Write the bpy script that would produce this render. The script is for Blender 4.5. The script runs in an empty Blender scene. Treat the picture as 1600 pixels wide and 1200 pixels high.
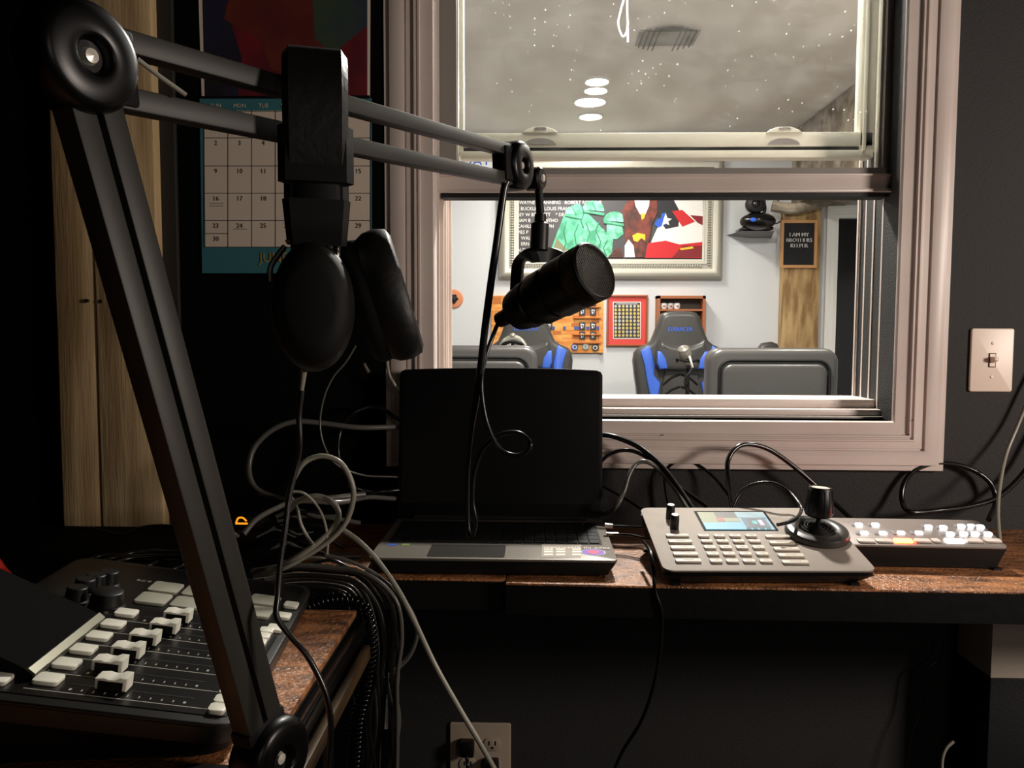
import bpy, bmesh, math, random
from mathutils import Vector, Matrix
R = math.radians
random.seed(7)
COL = bpy.context.scene.collection
# ------------------------------------------------------------------ camera
F = 1200.0
YAW, PIT, ROL = 0.02797, 0.06348, -0.00342
CAM = Vector((0, 0, 1.108))
fw = Vector((-math.sin(YAW)*math.cos(PIT), math.cos(YAW)*math.cos(PIT), -math.sin(PIT)))
rt = Vector((math.cos(YAW), math.sin(YAW), 0)); dn = fw.cross(rt)
RT = rt*math.cos(ROL)+dn*math.sin(ROL); DN = fw.cross(RT)
def ray(px, py): return fw + RT*((px-800)/F) + DN*((py-600)/F)
def PD(px, py, d): return CAM + ray(px, py)*d
def PY(px, py, Y): r = ray(px, py); return CAM + r*((Y-CAM.y)/r.y)
def PZ(px, py, Z): r = ray(px, py); return CAM + r*((Z-CAM.z)/r.z)
def PP(px, py, p, n):
    r = ray(px, py); return CAM + r*((p-CAM).dot(n)/r.dot(n))
cd = bpy.data.cameras.new('camera'); co = bpy.data.objects.new('camera', cd); COL.objects.link(co)
cd.sensor_width = 36; cd.lens = 27; cd.clip_start = 0.02
co.matrix_world = Matrix(((RT.x, -DN.x, -fw.x, CAM.x), (RT.y, -DN.y, -fw.y, CAM.y), (RT.z, -DN.z, -fw.z, CAM.z), (0, 0, 0, 1)))
sc = bpy.context.scene; sc.camera = co
sc.view_settings.view_transform = 'Standard'; sc.view_settings.look = 'None'
sc.view_settings.gamma = 1; sc.view_settings.exposure = 0; sc.view_settings.use_curve_mapping = False
w = bpy.data.worlds.new('world'); sc.world = w; w.use_nodes = True
w.node_tree.nodes['Background'].inputs[0].default_value = (0, 0, 0, 1)

# ------------------------------------------------------------------ materials
def lin(c):
    c = c/255.0
    return c/12.92 if c <= 0.04045 else ((c+0.055)/1.055)**2.4
def rgb(t): return (lin(t[0]), lin(t[1]), lin(t[2]), 1)
MATS = {}
def mat(name, c, rough=0.5, metal=0.0, em=0, c2=None, scale=8, stretch=(1, 1, 1), bump=0.0, bscale=60, bstretch=(1, 1, 1), lo=.4, hi=.6, spec=.5, coat=0, bdist=.004):
    if name in MATS: return MATS[name]
    m = bpy.data.materials.new(name); m.use_nodes = True; nt = m.node_tree; b = nt.nodes['Principled BSDF']
    b.inputs['Base Color'].default_value = rgb(c); b.inputs['Roughness'].default_value = rough
    b.inputs['Metallic'].default_value = metal; b.inputs['Specular IOR Level'].default_value = spec
    b.inputs['Coat Weight'].default_value = coat
    if em: b.inputs['Emission Color'].default_value = rgb(c); b.inputs['Emission Strength'].default_value = em
    def noise(sc_, st, det=6):
        tc = nt.nodes.new('ShaderNodeTexCoord'); mp = nt.nodes.new('ShaderNodeMapping'); n = nt.nodes.new('ShaderNodeTexNoise')
        mp.inputs['Scale'].default_value = st; n.inputs['Scale'].default_value = sc_; n.inputs['Detail'].default_value = det
        nt.links.new(tc.outputs['Object'], mp.inputs[0]); nt.links.new(mp.outputs[0], n.inputs['Vector']); return n
    if c2:
        n = noise(scale, stretch); r = nt.nodes.new('ShaderNodeValToRGB')
        r.color_ramp.elements[0].position = lo; r.color_ramp.elements[0].color = rgb(c)
        r.color_ramp.elements[1].position = hi; r.color_ramp.elements[1].color = rgb(c2)
        nt.links.new(n.outputs['Fac'], r.inputs[0]); nt.links.new(r.outputs[0], b.inputs['Base Color'])
    if bump:
        n = noise(bscale, bstretch, 8); bp = nt.nodes.new('ShaderNodeBump'); bp.inputs['Strength'].default_value = bump
        bp.inputs['Distance'].default_value = bdist
        nt.links.new(n.outputs['Fac'], bp.inputs['Height']); nt.links.new(bp.outputs[0], b.inputs['Normal'])
    MATS[name] = m; return m
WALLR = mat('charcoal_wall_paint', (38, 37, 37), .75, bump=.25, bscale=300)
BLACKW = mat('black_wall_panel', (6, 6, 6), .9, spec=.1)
FARW = mat('pale_grey_wall_paint', (206, 208, 210), .7, bump=.08, bscale=200)
CEIL = mat('ceiling_paint', (246, 240, 230), .8)
FLOOR = mat('dark_floor', (30, 27, 25), .6, c2=(44, 39, 35), scale=3, stretch=(1, 12, 1))
FLOORF = mat('grey_carpet', (96, 94, 92), .95, c2=(110, 107, 104), scale=60)
TRIM = mat('white_window_paint', (224, 212, 204), .38, bump=.05, bscale=30, c2=(208, 192, 184), scale=5, lo=.3, hi=.8)
CREAM = mat('cream_vinyl', (228, 224, 205), .35)
GREYV = mat('grey_vinyl', (150, 145, 138), .4)
DGAP = mat('black_gasket', (8, 8, 8), .6)
WOOD = mat('weathered_plank', (226, 198, 150), .75, c2=(186, 156, 112), scale=3, stretch=(9, 9, .8), bump=.3, bscale=40, bstretch=(6, 6, .4))
DBOARD = mat('dark_grey_board', (44, 42, 38), .7)
FWOOD = mat('rough_pine', (176, 146, 100), .75, c2=(128, 96, 58), scale=4, stretch=(5, 5, 1), bump=.6, bscale=25)
STONE = mat('rough_plaster_beam', (168, 156, 138), .85, c2=(110, 98, 82), scale=9, bump=1, bscale=14)
DESK = mat('varnished_rough_wood', (184, 122, 74), .3, c2=(84, 50, 30), scale=22, stretch=(1, 3, 1), bump=1.0, bscale=260, bstretch=(.7, 1, 1), lo=.35, hi=.7, spec=1, bdist=.0035)
DESKE = mat('black_desk_edge', (7, 7, 7), .5, bump=.2, bscale=40, spec=.3)
BRASSW = mat('worn_wood_edge', (84, 64, 40), .35, c2=(40, 30, 20), scale=20, stretch=(1, .2, 1))
BLK = mat('black_plastic', (9, 9, 9), .42, spec=.4)
BLKM = mat('matte_black_plastic', (5, 5, 5), .7, spec=.3)
BLKG = mat('glossy_black_plastic', (8, 8, 9), .18)
ARM = mat('black_anodised_tube', (50, 49, 44), .5, metal=.1)
JNT = mat('black_joint_plastic', (5, 5, 5), .33, spec=.35)
STEEL = mat('bright_steel', (205, 200, 190), .25, metal=1)
PEARL = mat('steel_bolt', (235, 230, 215), .3, metal=.3)
RUB = mat('rubber_cable', (18, 18, 18), .24)
RUBG = mat('grey_cable', (88, 86, 80), .3)
RUBL = mat('pale_or_lit_cable', (150, 147, 134), .3)  # puts window light into the colour of dark grey cables; truly pale ones share it
FOAM = mat('leatherette_pad', (11, 11, 10), .5, bump=.15, bscale=120)
LEATH = mat('black_leather', (64, 62, 60), .36, bump=.12, bscale=50)
BLUE = mat('blue_leather', (66, 108, 212), .4)
WHT = mat('white_plastic', (238, 236, 230), .4)
def shade_glass(name, haze, tint=(1, 1, 1, 1)):
    m = bpy.data.materials.new(name); m.use_nodes = True; nt = m.node_tree; nt.nodes.clear()
    o = nt.nodes.new('ShaderNodeOutputMaterial'); t = nt.nodes.new('ShaderNodeBsdfTransparent'); t.inputs[0].default_value = tint
    g = nt.nodes.new('ShaderNodeBsdfGlossy'); g.inputs['Roughness'].default_value = .02
    d = nt.nodes.new('ShaderNodeBsdfTranslucent'); d.inputs[0].default_value = (.9, .9, .88, 1)
    m1 = nt.nodes.new('ShaderNodeMixShader'); m2 = nt.nodes.new('ShaderNodeMixShader'); fr = nt.nodes.new('ShaderNodeFresnel')
    fr.inputs[0].default_value = 1.25
    tc = nt.nodes.new('ShaderNodeTexCoord'); mp = nt.nodes.new('ShaderNodeMapping'); mp.inputs['Scale'].default_value = (9, 1, 22)
    n = nt.nodes.new('ShaderNodeTexNoise'); n.inputs['Scale'].default_value = 1.6; n.inputs['Detail'].default_value = 9
    mp2 = nt.nodes.new('ShaderNodeMapping'); mp2.inputs['Scale'].default_value = (1, 0, 1)
    v = nt.nodes.new('ShaderNodeTexVoronoi'); v.inputs['Scale'].default_value = 62; v.inputs['Randomness'].default_value = 1
    r1 = nt.nodes.new('ShaderNodeMapRange'); r1.inputs[1].default_value = .42; r1.inputs[2].default_value = .75; r1.inputs[3].default_value = 0; r1.inputs[4].default_value = haze
    r2 = nt.nodes.new('ShaderNodeMapRange'); r2.inputs[1].default_value = .03; r2.inputs[2].default_value = .11; r2.inputs[3].default_value = .42; r2.inputs[4].default_value = 0
    a = nt.nodes.new('ShaderNodeMath'); a.operation = 'ADD'
    n3 = nt.nodes.new('ShaderNodeTexNoise'); n3.inputs['Scale'].default_value = 9; r3 = nt.nodes.new('ShaderNodeMapRange'); r3.inputs[1].default_value = .42; r3.inputs[2].default_value = .72; mu_ = nt.nodes.new('ShaderNodeMath'); mu_.operation = 'MULTIPLY'
    nt.links.new(tc.outputs['Object'], n3.inputs['Vector']); nt.links.new(n3.outputs['Fac'], r3.inputs[0]); nt.links.new(r3.outputs[0], mu_.inputs[0])
    L = nt.links.new
    L(tc.outputs['Object'], mp.inputs[0]); L(mp.outputs[0], n.inputs['Vector']); L(tc.outputs['Object'], mp2.inputs[0]); L(mp2.outputs[0], v.inputs['Vector'])
    L(n.outputs['Fac'], r1.inputs[0]); L(v.outputs['Distance'], r2.inputs[0]); L(r1.outputs[0], a.inputs[0]); L(r2.outputs[0], mu_.inputs[1]); L(mu_.outputs[0], a.inputs[1])
    L(fr.outputs[0], m1.inputs[0]); L(t.outputs[0], m1.inputs[1]); L(g.outputs[0], m1.inputs[2])
    L(a.outputs[0], m2.inputs[0]); L(m1.outputs[0], m2.inputs[1]); L(d.outputs[0], m2.inputs[2]); L(m2.outputs[0], o.inputs[0])
    return m
GLASS = shade_glass('dusty_window_glass', .012)

# ------------------------------------------------------------------ mesh builder
MW = {}
def axis_m(o, z, x=None):
    z = Vector(z).normalized()
    if x is None: x = Vector((1, 0, 0)) if abs(z.x) < .9 else Vector((0, 1, 0))
    x = Vector(x); x = (x - z*x.dot(z)).normalized(); y = z.cross(x); o = Vector(o)
    return Matrix(((x.x, y.x, z.x, o.x), (x.y, y.y, z.y, o.y), (x.z, y.z, z.z, o.z), (0, 0, 0, 1)))
def fit(pts, seg=8):
    pts = [Vector(p) for p in pts]; out = []
    if len(pts) < 3: return pts
    P = [pts[0]*2-pts[1]] + pts + [pts[-1]*2-pts[-2]]
    for i in range(1, len(P)-2):
        for k in range(seg):
            t = k/seg; a, b, c, d = P[i-1:i+3]
            out.append(.5*((2*b)+(c-a)*t+(2*a-5*b+4*c-d)*t*t+(3*b-a-3*c+d)*t**3))
    out.append(pts[-1]); return out
_txt = {}
class MB:
    def __init__(s, *mats): s.v = []; s.f = []; s.mi = []; s.mats = list(mats)
    def _m(s, m):
        if m is None: return 0
        if m not in s.mats: s.mats.append(m)
        return s.mats.index(m)
    def add(s, vs, fs, m=None, M=None):
        k = len(s.v); i = s._m(m)
        s.v += [(M @ Vector(v)) if M else Vector(v) for v in vs]
        for f in fs: s.f.append([k+j for j in f]); s.mi.append(i)
        return s
    def bm(s, b, m=None, M=None):
        b.verts.index_update(); s.add([v.co.copy() for v in b.verts], [[v.index for v in f.verts] for f in b.faces], m, M); b.free(); return s
    def box(s, c, sz, m=None, M=None, bev=0, seg=2):
        b = bmesh.new(); bmesh.ops.create_cube(b, size=1); bmesh.ops.scale(b, vec=sz, verts=b.verts); bmesh.ops.translate(b, vec=c, verts=b.verts)
        if bev: bmesh.ops.bevel(b, geom=b.edges[:], offset=bev, segments=seg, affect='EDGES', profile=.5)
        return s.bm(b, m, M)
    def span(s, a, b_, m=None, M=None, bev=0):
        a = Vector(a); b_ = Vector(b_); return s.box((a+b_)/2, [abs(x) for x in (b_-a)], m, M, bev)
    def prism(s, poly, z0, z1, m=None, M=None, bev=0, seg=2):
        b = bmesh.new(); n = len(poly); lo = [b.verts.new((p[0], p[1], z0)) for p in poly]; hi = [b.verts.new((p[0], p[1], z1)) for p in poly]
        b.faces.new(lo[::-1]); b.faces.new(hi)
        for i in range(n): b.faces.new((lo[i], lo[(i+1) % n], hi[(i+1) % n], hi[i]))
        bmesh.ops.recalc_face_normals(b, faces=b.faces[:])
        if bev:
            es = [e for e in b.edges if abs(e.verts[0].co.z-e.verts[1].co.z) < 1e-6]
            bmesh.ops.bevel(b, geom=es, offset=bev, segments=seg, affect='EDGES', profile=.5)
        return s.bm(b, m, M)
    def lathe(s, prof, M=None, m=None, n=24, a0=0, a1=2*math.pi):
        vs = []; fs = []; full = abs(a1-a0-2*math.pi) < 1e-6; N = n if full else n+1
        for r, z in prof:
            for i in range(N): a = a0+(a1-a0)*i/n; vs.append((max(r, 1e-5)*math.cos(a), max(r, 1e-5)*math.sin(a), z))
        for j in range(len(prof)-1):
            for i in range(n if full else n):
                i2 = (i+1) % N; fs.append((j*N+i, j*N+i2, (j+1)*N+i2, (j+1)*N+i))
        return s.add(vs, fs, m, M)
    def cyl(s, p0, p1, r0, r1=None, m=None, n=20):
        p0 = Vector(p0); p1 = Vector(p1); r1 = r0 if r1 is None else r1; L = (p1-p0).length
        return s.lathe([(0, 0), (r0, 0), (r1, L), (0, L)], axis_m(p0, p1-p0), m, n)
    def tube(s, pts, r, m=None, n=8, sm=True, seg=8, caps=True):
        P = fit(pts, seg) if sm else [Vector(p) for p in pts]; vs = []; fs = []
        t0 = (P[1]-P[0]).normalized(); u = Vector((0, 0, 1)) if abs(t0.z) < .9 else Vector((1, 0, 0)); u = (u-t0*u.dot(t0)).normalized()
        for i, p in enumerate(P):
            t = (P[min(i+1, len(P)-1)]-P[max(i-1, 0)]).normalized(); u = (u-t*u.dot(t)).normalized(); v = t.cross(u)
            rr = r(i/(len(P)-1)) if callable(r) else r
            for k in range(n): a = 2*math.pi*k/n; vs.append(p+u*(rr*math.cos(a))+v*(rr*math.sin(a)))
        for i in range(len(P)-1):
            for k in range(n): k2 = (k+1) % n; fs.append((i*n+k, i*n+k2, (i+1)*n+k2, (i+1)*n+k))
        if caps: fs.append(tuple(range(n))[::-1]); fs.append(tuple((len(P)-1)*n+k for k in range(n)))
        return s.add(vs, fs, m)
    def bar(s, p0, p1, wdir, w, h, m=None, bev=0):   # square tube: width w along wdir, h across
        p0 = Vector(p0); p1 = Vector(p1); M = axis_m(p0, p1-p0, wdir); L = (p1-p0).length
        return s.box((0, 0, L/2), (w, h, L), m, M, bev)
    def ell(s, c, r, m=None, M=None, n=16):
        b = bmesh.new(); bmesh.ops.create_uvsphere(b, u_segments=n*2, v_segments=n, radius=1); bmesh.ops.scale(b, vec=r, verts=b.verts)
        bmesh.ops.translate(b, vec=c, verts=b.verts); return s.bm(b, m, M)
    def text(s, t, size, m=None, M=None, ext=.0004, align='LEFT'):
        key = (t, align)
        if key not in _txt:
            cu = bpy.data.curves.new('t', 'FONT'); cu.body = t; cu.size = 1; cu.align_x = align; cu.resolution_u = 2
            o = bpy.data.objects.new('t', cu); COL.objects.link(o); dg = bpy.context.evaluated_depsgraph_get(); dg.update()
            me = bpy.data.meshes.new_from_object(o.evaluated_get(dg)); _txt[key] = ([v.co.copy() for v in me.vertices], [list(p.vertices) for p in me.polygons])
            bpy.data.objects.remove(o); bpy.data.meshes.remove(me)
        vs, fs = _txt[key]; k = size
        return s.add([(v.x*k, v.y*k, ext) for v in vs], fs, m, M)
    def px(s, poly, Y, m=None, t=.0012):             # flat shape on a wall at y = Y, outline seen at these photo points
        P = [PY(x, y, Y) for x, y in poly]
        return s.prism([(p.x, p.z) for p in P], 0, t, m, Matrix(((1, 0, 0, 0), (0, 0, -1, Y), (0, 1, 0, 0), (0, 0, 0, 1))))
    def build(s, name, parent=None, world=True, smooth=35):
        me = bpy.data.meshes.new(name); o = bpy.data.objects.new(name, me); COL.objects.link(o)
        vs = s.v
        if parent is not None:
            if world: inv = MW[parent].inverted(); vs = [inv @ v for v in vs]
            o.parent = parent; MW[o] = MW[parent].copy()
        else:
            xs = [v.x for v in vs]; ys = [v.y for v in vs]; zs = [v.z for v in vs]
            c = Vector(((min(xs)+max(xs))/2, (min(ys)+max(ys))/2, min(zs))); vs = [v-c for v in vs]; o.location = c; MW[o] = Matrix.Translation(c)
        me.from_pydata([tuple(v) for v in vs], [], s.f)
        for m in s.mats: me.materials.append(m)
        me.polygons.foreach_set('material_index', s.mi)
        b = bmesh.new(); b.from_mesh(me); bmesh.ops.recalc_face_normals(b, faces=b.faces[:]); b.to_mesh(me); b.free()
        if smooth:
            me.polygons.foreach_set('use_smooth', [True]*len(me.polygons)); me.set_sharp_from_angle(angle=R(smooth))
        me.update(); return o
def tag(o, label=None, cat=None, group=None, kind=None):
    if label: o['label'] = label
    if cat: o['category'] = cat
    if group: o['group'] = group
    if kind: o['kind'] = kind
    return o
def thing(name, loc, label=None, cat=None, group=None, kind=None, M=None):
    o = bpy.data.objects.new(name, None); COL.objects.link(o); o.empty_display_size = .05
    M = Matrix.Translation(Vector(loc)) if M is None else M
    o.matrix_world = M; MW[o] = M.copy(); return tag(o, label, cat, group, kind)
def dup(root, dM, label=None):
    def rec(o, par):
        c = o.copy(); COL.objects.link(c); c.parent = par
        for ch in [x for x in list(COL.objects) if x.parent == o]: rec(ch, c)
        return c
    r = rec(root, None); r.matrix_world = dM @ MW[root]; MW[r] = dM @ MW[root]
    if label: r['label'] = label
    return r
def rrect(x0, y0, x1, y1, r, n=4):
    out = []
    for cx, cy, a in ((x1-r, y1-r, 0), (x0+r, y1-r, 90), (x0+r, y0+r, 180), (x1-r, y0+r, 270)):
        for k in range(n+1): t = R(a+90*k/n); out.append((cx+r*math.cos(t), cy+r*math.sin(t)))
    return out

# ------------------------------------------------------------------ room shell
WY, WB = 1.40, 1.57          # window wall: near face, far face
DZ = 0.76                    # desk top
CH = 2.40; FY = 5.0
X0 = PY(678, 300, WY-.01).x; X1 = PY(1406, 400, WY-.01).x; ZS = PY(1100, 657, WY-.01).z; ZT = 2.05
def wall_front():
    b = MB(WALLR, FARW, BLACKW)
    for (xa, xb, za, zb) in ((-2.5, X0, 0, CH), (X1, 2.6, 0, CH), (X0, X1, 0, ZS), (X0, X1, ZT, CH)):
        b.span((xa, WY, za), (xb, WB-.01, zb), WALLR); b.span((xa, WB-.01, za), (xb, WB, zb), FARW)
    return tag(b.build('wall_front', smooth=0), kind='structure')
wall_front()
def shell(name, a, b_, m): return tag(MB(m).span(a, b_).build(name, smooth=0), kind='structure')
shell('floor', (-1.6, -2, -.05), (2.0, WY, 0), FLOOR)
shell('ceiling', (-1.6, -2, CH), (2.0, WY, CH+.05), BLACKW)
shell('wall_left', (-1.65, -2, 0), (-1.6, WY, CH), BLACKW)
shell('wall_right', (2.0, -2, 0), (2.05, WY, CH), WALLR)
shell('wall_back', (-1.65, -2.05, 0), (2.05, -2, CH), BLACKW)
shell('floor', (-2.5, WB, -.05), (2.6, FY, 0), FLOORF)
shell('ceiling', (-2.5, WB, CH), (2.6, FY, CH+.05), CEIL)
shell('wall_left', (-2.55, WB, 0), (-2.5, FY, CH), FARW)
shell('wall_right', (2.6, WB, 0), (2.65, FY, CH), FARW)
DX0 = PY(1308, 400, FY).x; DX1 = DX0+.36; DZT = PY(1325, 341, FY).z
b = MB(FARW)
b.span((-2.5, FY, 0), (DX0, FY+.05, CH)); b.span((DX1, FY, 0), (2.6, FY+.05, CH)); b.span((DX0, FY, DZT), (DX1, FY+.05, CH))
tag(b.build('wall_far', smooth=0), kind='structure')
# black panelling left of the window
bx0 = PY(283, 300, WY).x; bx1 = PY(600, 300, WY).x
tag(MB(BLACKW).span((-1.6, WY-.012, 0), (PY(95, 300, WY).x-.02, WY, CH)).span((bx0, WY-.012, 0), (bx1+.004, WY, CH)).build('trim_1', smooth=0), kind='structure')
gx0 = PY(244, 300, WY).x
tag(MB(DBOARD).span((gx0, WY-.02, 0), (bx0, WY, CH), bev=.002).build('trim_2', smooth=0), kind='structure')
# ------------------------------------------------------------------ weathered planks (near post)
px0 = PY(81, 300, WY-.04).x; px1 = PY(147, 400, WY-.04).x; px2 = PY(243, 300, WY-.04).x
t = thing('wooden_post', (px1, WY-.02, 0), 'weathered brown wooden post of two planks on the dark wall, left of the calendar', 'post')
MB(WOOD).span((px0, WY-.04, 0), (px1-.0015, WY, CH), bev=.003).build('plank', t)
MB(WOOD).span((px1+.0015, WY-.043, 0), (px2, WY, CH), bev=.003).build('plank', t)
for (x, y) in ((137, 470), (159, 471), (228, 331), (234, 367)):
    p = PY(x, y, WY-.043); MB(STEEL).lathe([(0, .004), (.003, .0035), (.004, 0)], axis_m(p, (0, -1, 0)), n=10).build('screw', t)

# ------------------------------------------------------------------ window
win = thing('window_1', ((X0+X1)/2, WY, ZS), kind='structure')
prof = [(0, 0), (0, .006), (.002, .009), (.012, .0095), (.0235, .012), (.0245, .017), (.0275, .017), (.028, .0135), (.031, .0145), (.0315, .0185), (.0345, .0185), (.0352, .015), (.040, .0145),
        (.048, .015), (.0485, .0125), (.0515, .0125), (.052, .018), (.058, .021), (.066, .022), (.073, .0205), (.0775, .0185), (.078, .0145), (.0875, .0145), (.0885, .0125), (.0885, 0)]
def frame_sweep(mb, x0, z0, x1, z1, prof, Y, m, flip=1, sy=-1):
    n = len(prof); vs = []; fs = []
    for cx, sx, cz, sz in ((x0, -1, z0, -1), (x1, 1, z0, -1), (x1, 1, z1, 1), (x0, -1, z1, 1)):
        for u, h in prof: vs.append((cx+sx*u*flip, Y+sy*h, cz+sz*u*flip))
    for k in range(4):
        for i in range(n-1): a = k*n+i; c = ((k+1) % 4)*n+i; fs.append((a, a+1, c+1, c))
    mb.add(vs, fs, m)
b = MB(TRIM, BLKM); frame_sweep(b, X0, ZS, X1, ZT, prof, WY, TRIM)
# nail holes and mitre gap in the casing
for (x, y) in ((1421, 679), (1463, 674), (1036, 680), (1427, 657), (1477, 97)):
    p = PY(x, y, WY-.0215); b.box(p+Vector((0, .002, 0)), (.0018, .003, .0012), BLKM)
b.build('casing', win, smooth=50)
# jambs: sides, head and stepped sill with tracks
LX = PY(683, 450, WY+.03).x; RX = PY(1394, 450, WY+.03).x
b = MB(TRIM)
b.span((X0-.001, WY, ZS-.02), (LX, WB, ZT)); b.span((RX, WY, ZS-.02), (X1+.001, WB, ZT)); b.span((X0, WY, ZT-.03), (X1, WB, ZT+.001))
for k, (y, dp) in enumerate(((.035, .004), (.062, .009), (.072, .004), (.098, .010), (.108, .005), (.135, .009), (.165, .013))):
    b.span((LX, WY+y-.003, ZS), (LX+dp, WY+y+.003, ZT-.03)); b.span((RX-dp*.8, WY+y-.003, ZS), (RX, WY+y+.003, ZT-.03))
b.build('jamb', win, smooth=0)
zs1 = PY(1100, 638, WY+.05).z; zs2 = PY(1100, 621, WY+.10).z
b = MB(TRIM); b.span((X0, WY, ZS-.02), (X1, WB+.02, ZS+.0)); b.span((LX, WY+.035, ZS), (RX, WB, zs1-.012), GREYV, bev=.001)
b.span((LX, WY+.045, zs1-.012), (RX, WB, zs1), bev=.003); b.span((LX, WY+.07, zs1), (RX, WB, zs2), bev=.002)
b.build('window_sill', win, smooth=40)
# near sash (upper, fixed)
NY = WY+.045
nl0 = X0; nl1 = PY(713, 150, NY).x; nr0 = PY(1383, 150, NY).x; nr1 = X1; nz0 = PY(1000, 303, NY).z; nz1 = PY(1000, 272, NY).z
s1 = MB(GREYV, TRIM, DGAP)
s1.span((LX-.004, NY, nz1), (nl1, NY+.03, ZT-.03)); s1.span((nr0, NY, nz1), (RX+.004, NY+.03, ZT-.03))
s1.span((LX-.004, NY, ZT-.06), (RX+.004, NY+.03, ZT-.03))
s1.span((nl1, NY+.012, nz1), (nl1+.002, NY+.028, ZT-.03), CREAM); s1.span((nr0-.004, NY+.012, nz1), (nr0, NY+.028, ZT-.03), CREAM)
so = s1.build('sash', win, smooth=0)
b = MB(TRIM, DGAP); b.span((LX-.002, NY-.008, nz0+.004), (RX+.004, NY+.03, nz1-.004), TRIM)
b.span((LX-.003, NY-.012, nz1-.006), (RX+.005, NY+.03, nz1-.002), TRIM, bev=.001)
b.span((LX-.003, NY-.013, nz0+.001), (RX+.002, NY+.03, nz0+.007), TRIM, bev=.001); b.span((LX+.006, NY-.006, nz0-.007), (RX-.008, NY+.028, nz0+.002), DGAP)
b.span((LX-.002, NY-.004, nz1-.004), (RX+.004, NY+.03, nz1+.010), GREYV)
b.build('meeting_rail', so)
MB(GLASS).span((nl1, NY+.018, nz1+.008), (nr0, NY+.020, ZT-.06)).build('glass_pane', so, smooth=0)
# far sash (lower, slid up)
SY = WY+.105
fl = PY(719, 120, SY).x; frr = PY(1368, 120, SY).x; fi0 = PY(724, 120, SY).x; fi1 = PY(1346, 120, SY).x; fz0 = PY(1000, 238, SY).z; fz1 = PY(1000, 207, SY).z
s2 = MB(CREAM, DGAP); s2.span((LX, SY, fz0), (fi0, SY+.028, ZT-.03), bev=.002); s2.span((fi1, SY, fz0), (RX, SY+.028, ZT-.03), bev=.002)
s2.span((fi1+.004, SY-.006, fz0), (fi1+.011, SY, ZT-.03), CREAM, bev=.002); s2.span((fi0, SY+.004, ZT-.07), (fi1, SY+.028, ZT-.03))
zb = PY(1000, 230, SY).z
s2.span((fl, SY, zb), (frr, SY+.028, fz1), CREAM, bev=.002); s2.span((fl, SY+.002, fz0+.003), (frr, SY+.026, zb), DGAP)
s2.span((fl, SY-.002, PY(1000, 247, SY).z), (frr, SY+.028, fz0+.003), CREAM, bev=.001)
s2o = s2.build('sash', win)
MB(GLASS).span((fi0, SY+.012, fz1), (fi1, SY+.0145, ZT-.05)).build('glass_pane', s2o, smooth=0)
for cx in (844, 1226):
    p = PY(cx, 207, SY-.004); b = MB(CREAM, GREYV)
    Mx = Matrix(((1, 0, 0, p.x), (0, 0, -1, SY+.002), (0, 1, 0, p.z), (0, 0, 0, 1)))
    b.prism([(-.034, 0), (.034, 0), (.026, .006), (.012, .011), (-.012, .011), (-.026, .006)], 0, .006, CREAM, Mx, bev=.001)
    b.prism([(-.012, .006), (.012, .006), (.009, .0095), (-.009, .0095)], .006, .008, GREYV, Mx)
    b.prism([(.03*math.cos(a), -.022+.012*math.sin(a)) for a in [math.pi*k/10 for k in range(11)]], 0, .004, GREYV, Mx)  # lower half disc is the latch's reflection, built as a grey piece
    b.build('sash_lock', s2o)

# far doorway
d1 = thing('door_1', (DX0, FY, 0), kind='structure')
MB(BLKG).span((DX0, FY+.03, 0), (DX1, FY+.05, DZT)).build('dark_opening_sheet', d1, smooth=0)  # black sheet standing in for the unlit space beyond the doorway
b = MB(WHT); dp = [(0, 0), (0, .012), (.02, .014), (.022, .022), (.05, .022), (.052, .028), (.078, .03), (.08, 0)]
frame_sweep(b, DX0, -.2, DX1, DZT, dp, FY, WHT); b.build('casing', d1, smooth=50)

# ------------------------------------------------------------------ desks
def desk_pt(x, y): return PZ(x, y, DZ)
a1, a2, a3, a4, a5 = desk_pt(560, 902), desk_pt(790, 906), desk_pt(790, 910.5), desk_pt(1030, 916), desk_pt(1600, 925)
c2 = desk_pt(557, 953)
t = thing('window_desk', (.3, 1.25, 0), 'long narrow brown varnished wooden desk with black edge, under the window', 'desk')
xr = 1.25; y5 = a5.y+(a5.y-a4.y)/(a5.x-a4.x)*(xr-a5.x)
def board(poly, name, par, th=.046):
    b = MB(DESK, DESKE); b.prism(poly, DZ-.0035, DZ, DESK, bev=.001); b.prism([(x, y+(.0010 if y < WY-.05 else 0)) for x, y in poly], DZ-th, DZ-.0035, DESKE); return b.build(name, par)
xm_ = desk_pt(470, 880).x; board([(xm_, a1.y), (a1.x, a1.y), (a2.x, a2.y), (a2.x, WY-.002), (xm_, WY-.002)], 'tabletop_board', t)
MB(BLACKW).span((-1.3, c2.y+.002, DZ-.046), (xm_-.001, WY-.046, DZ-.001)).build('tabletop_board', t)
board([(a2.x+.001, a3.y), (a4.x, a4.y), (xr, y5), (xr, WY-.002), (a2.x+.001, WY-.002)], 'tabletop_board', t)
for x in (-1.2, 1.15): MB(DESKE).span((x-.03, 1.15, 0), (x+.03, 1.21, DZ-.047)).build('leg', t)
ex = c2.x; en = c2.y
t = thing('side_desk', (-.7, .5, 0), 'rough brown varnished side desk carrying the audio mixer, at lower left', 'desk')
b = MB(DESK, DESKE); b.prism([(-1.3, -.3), (ex, -.3), (ex, en), (-1.3, en)], DZ-.008, DZ, DESK, bev=.001); b.prism([(-1.3, -.3), (ex-.001, -.3), (ex-.001, en-.001), (-1.3, en-.001)], DZ-.04, DZ-.008, DESKE)
b.build('tabletop', t)
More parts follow.
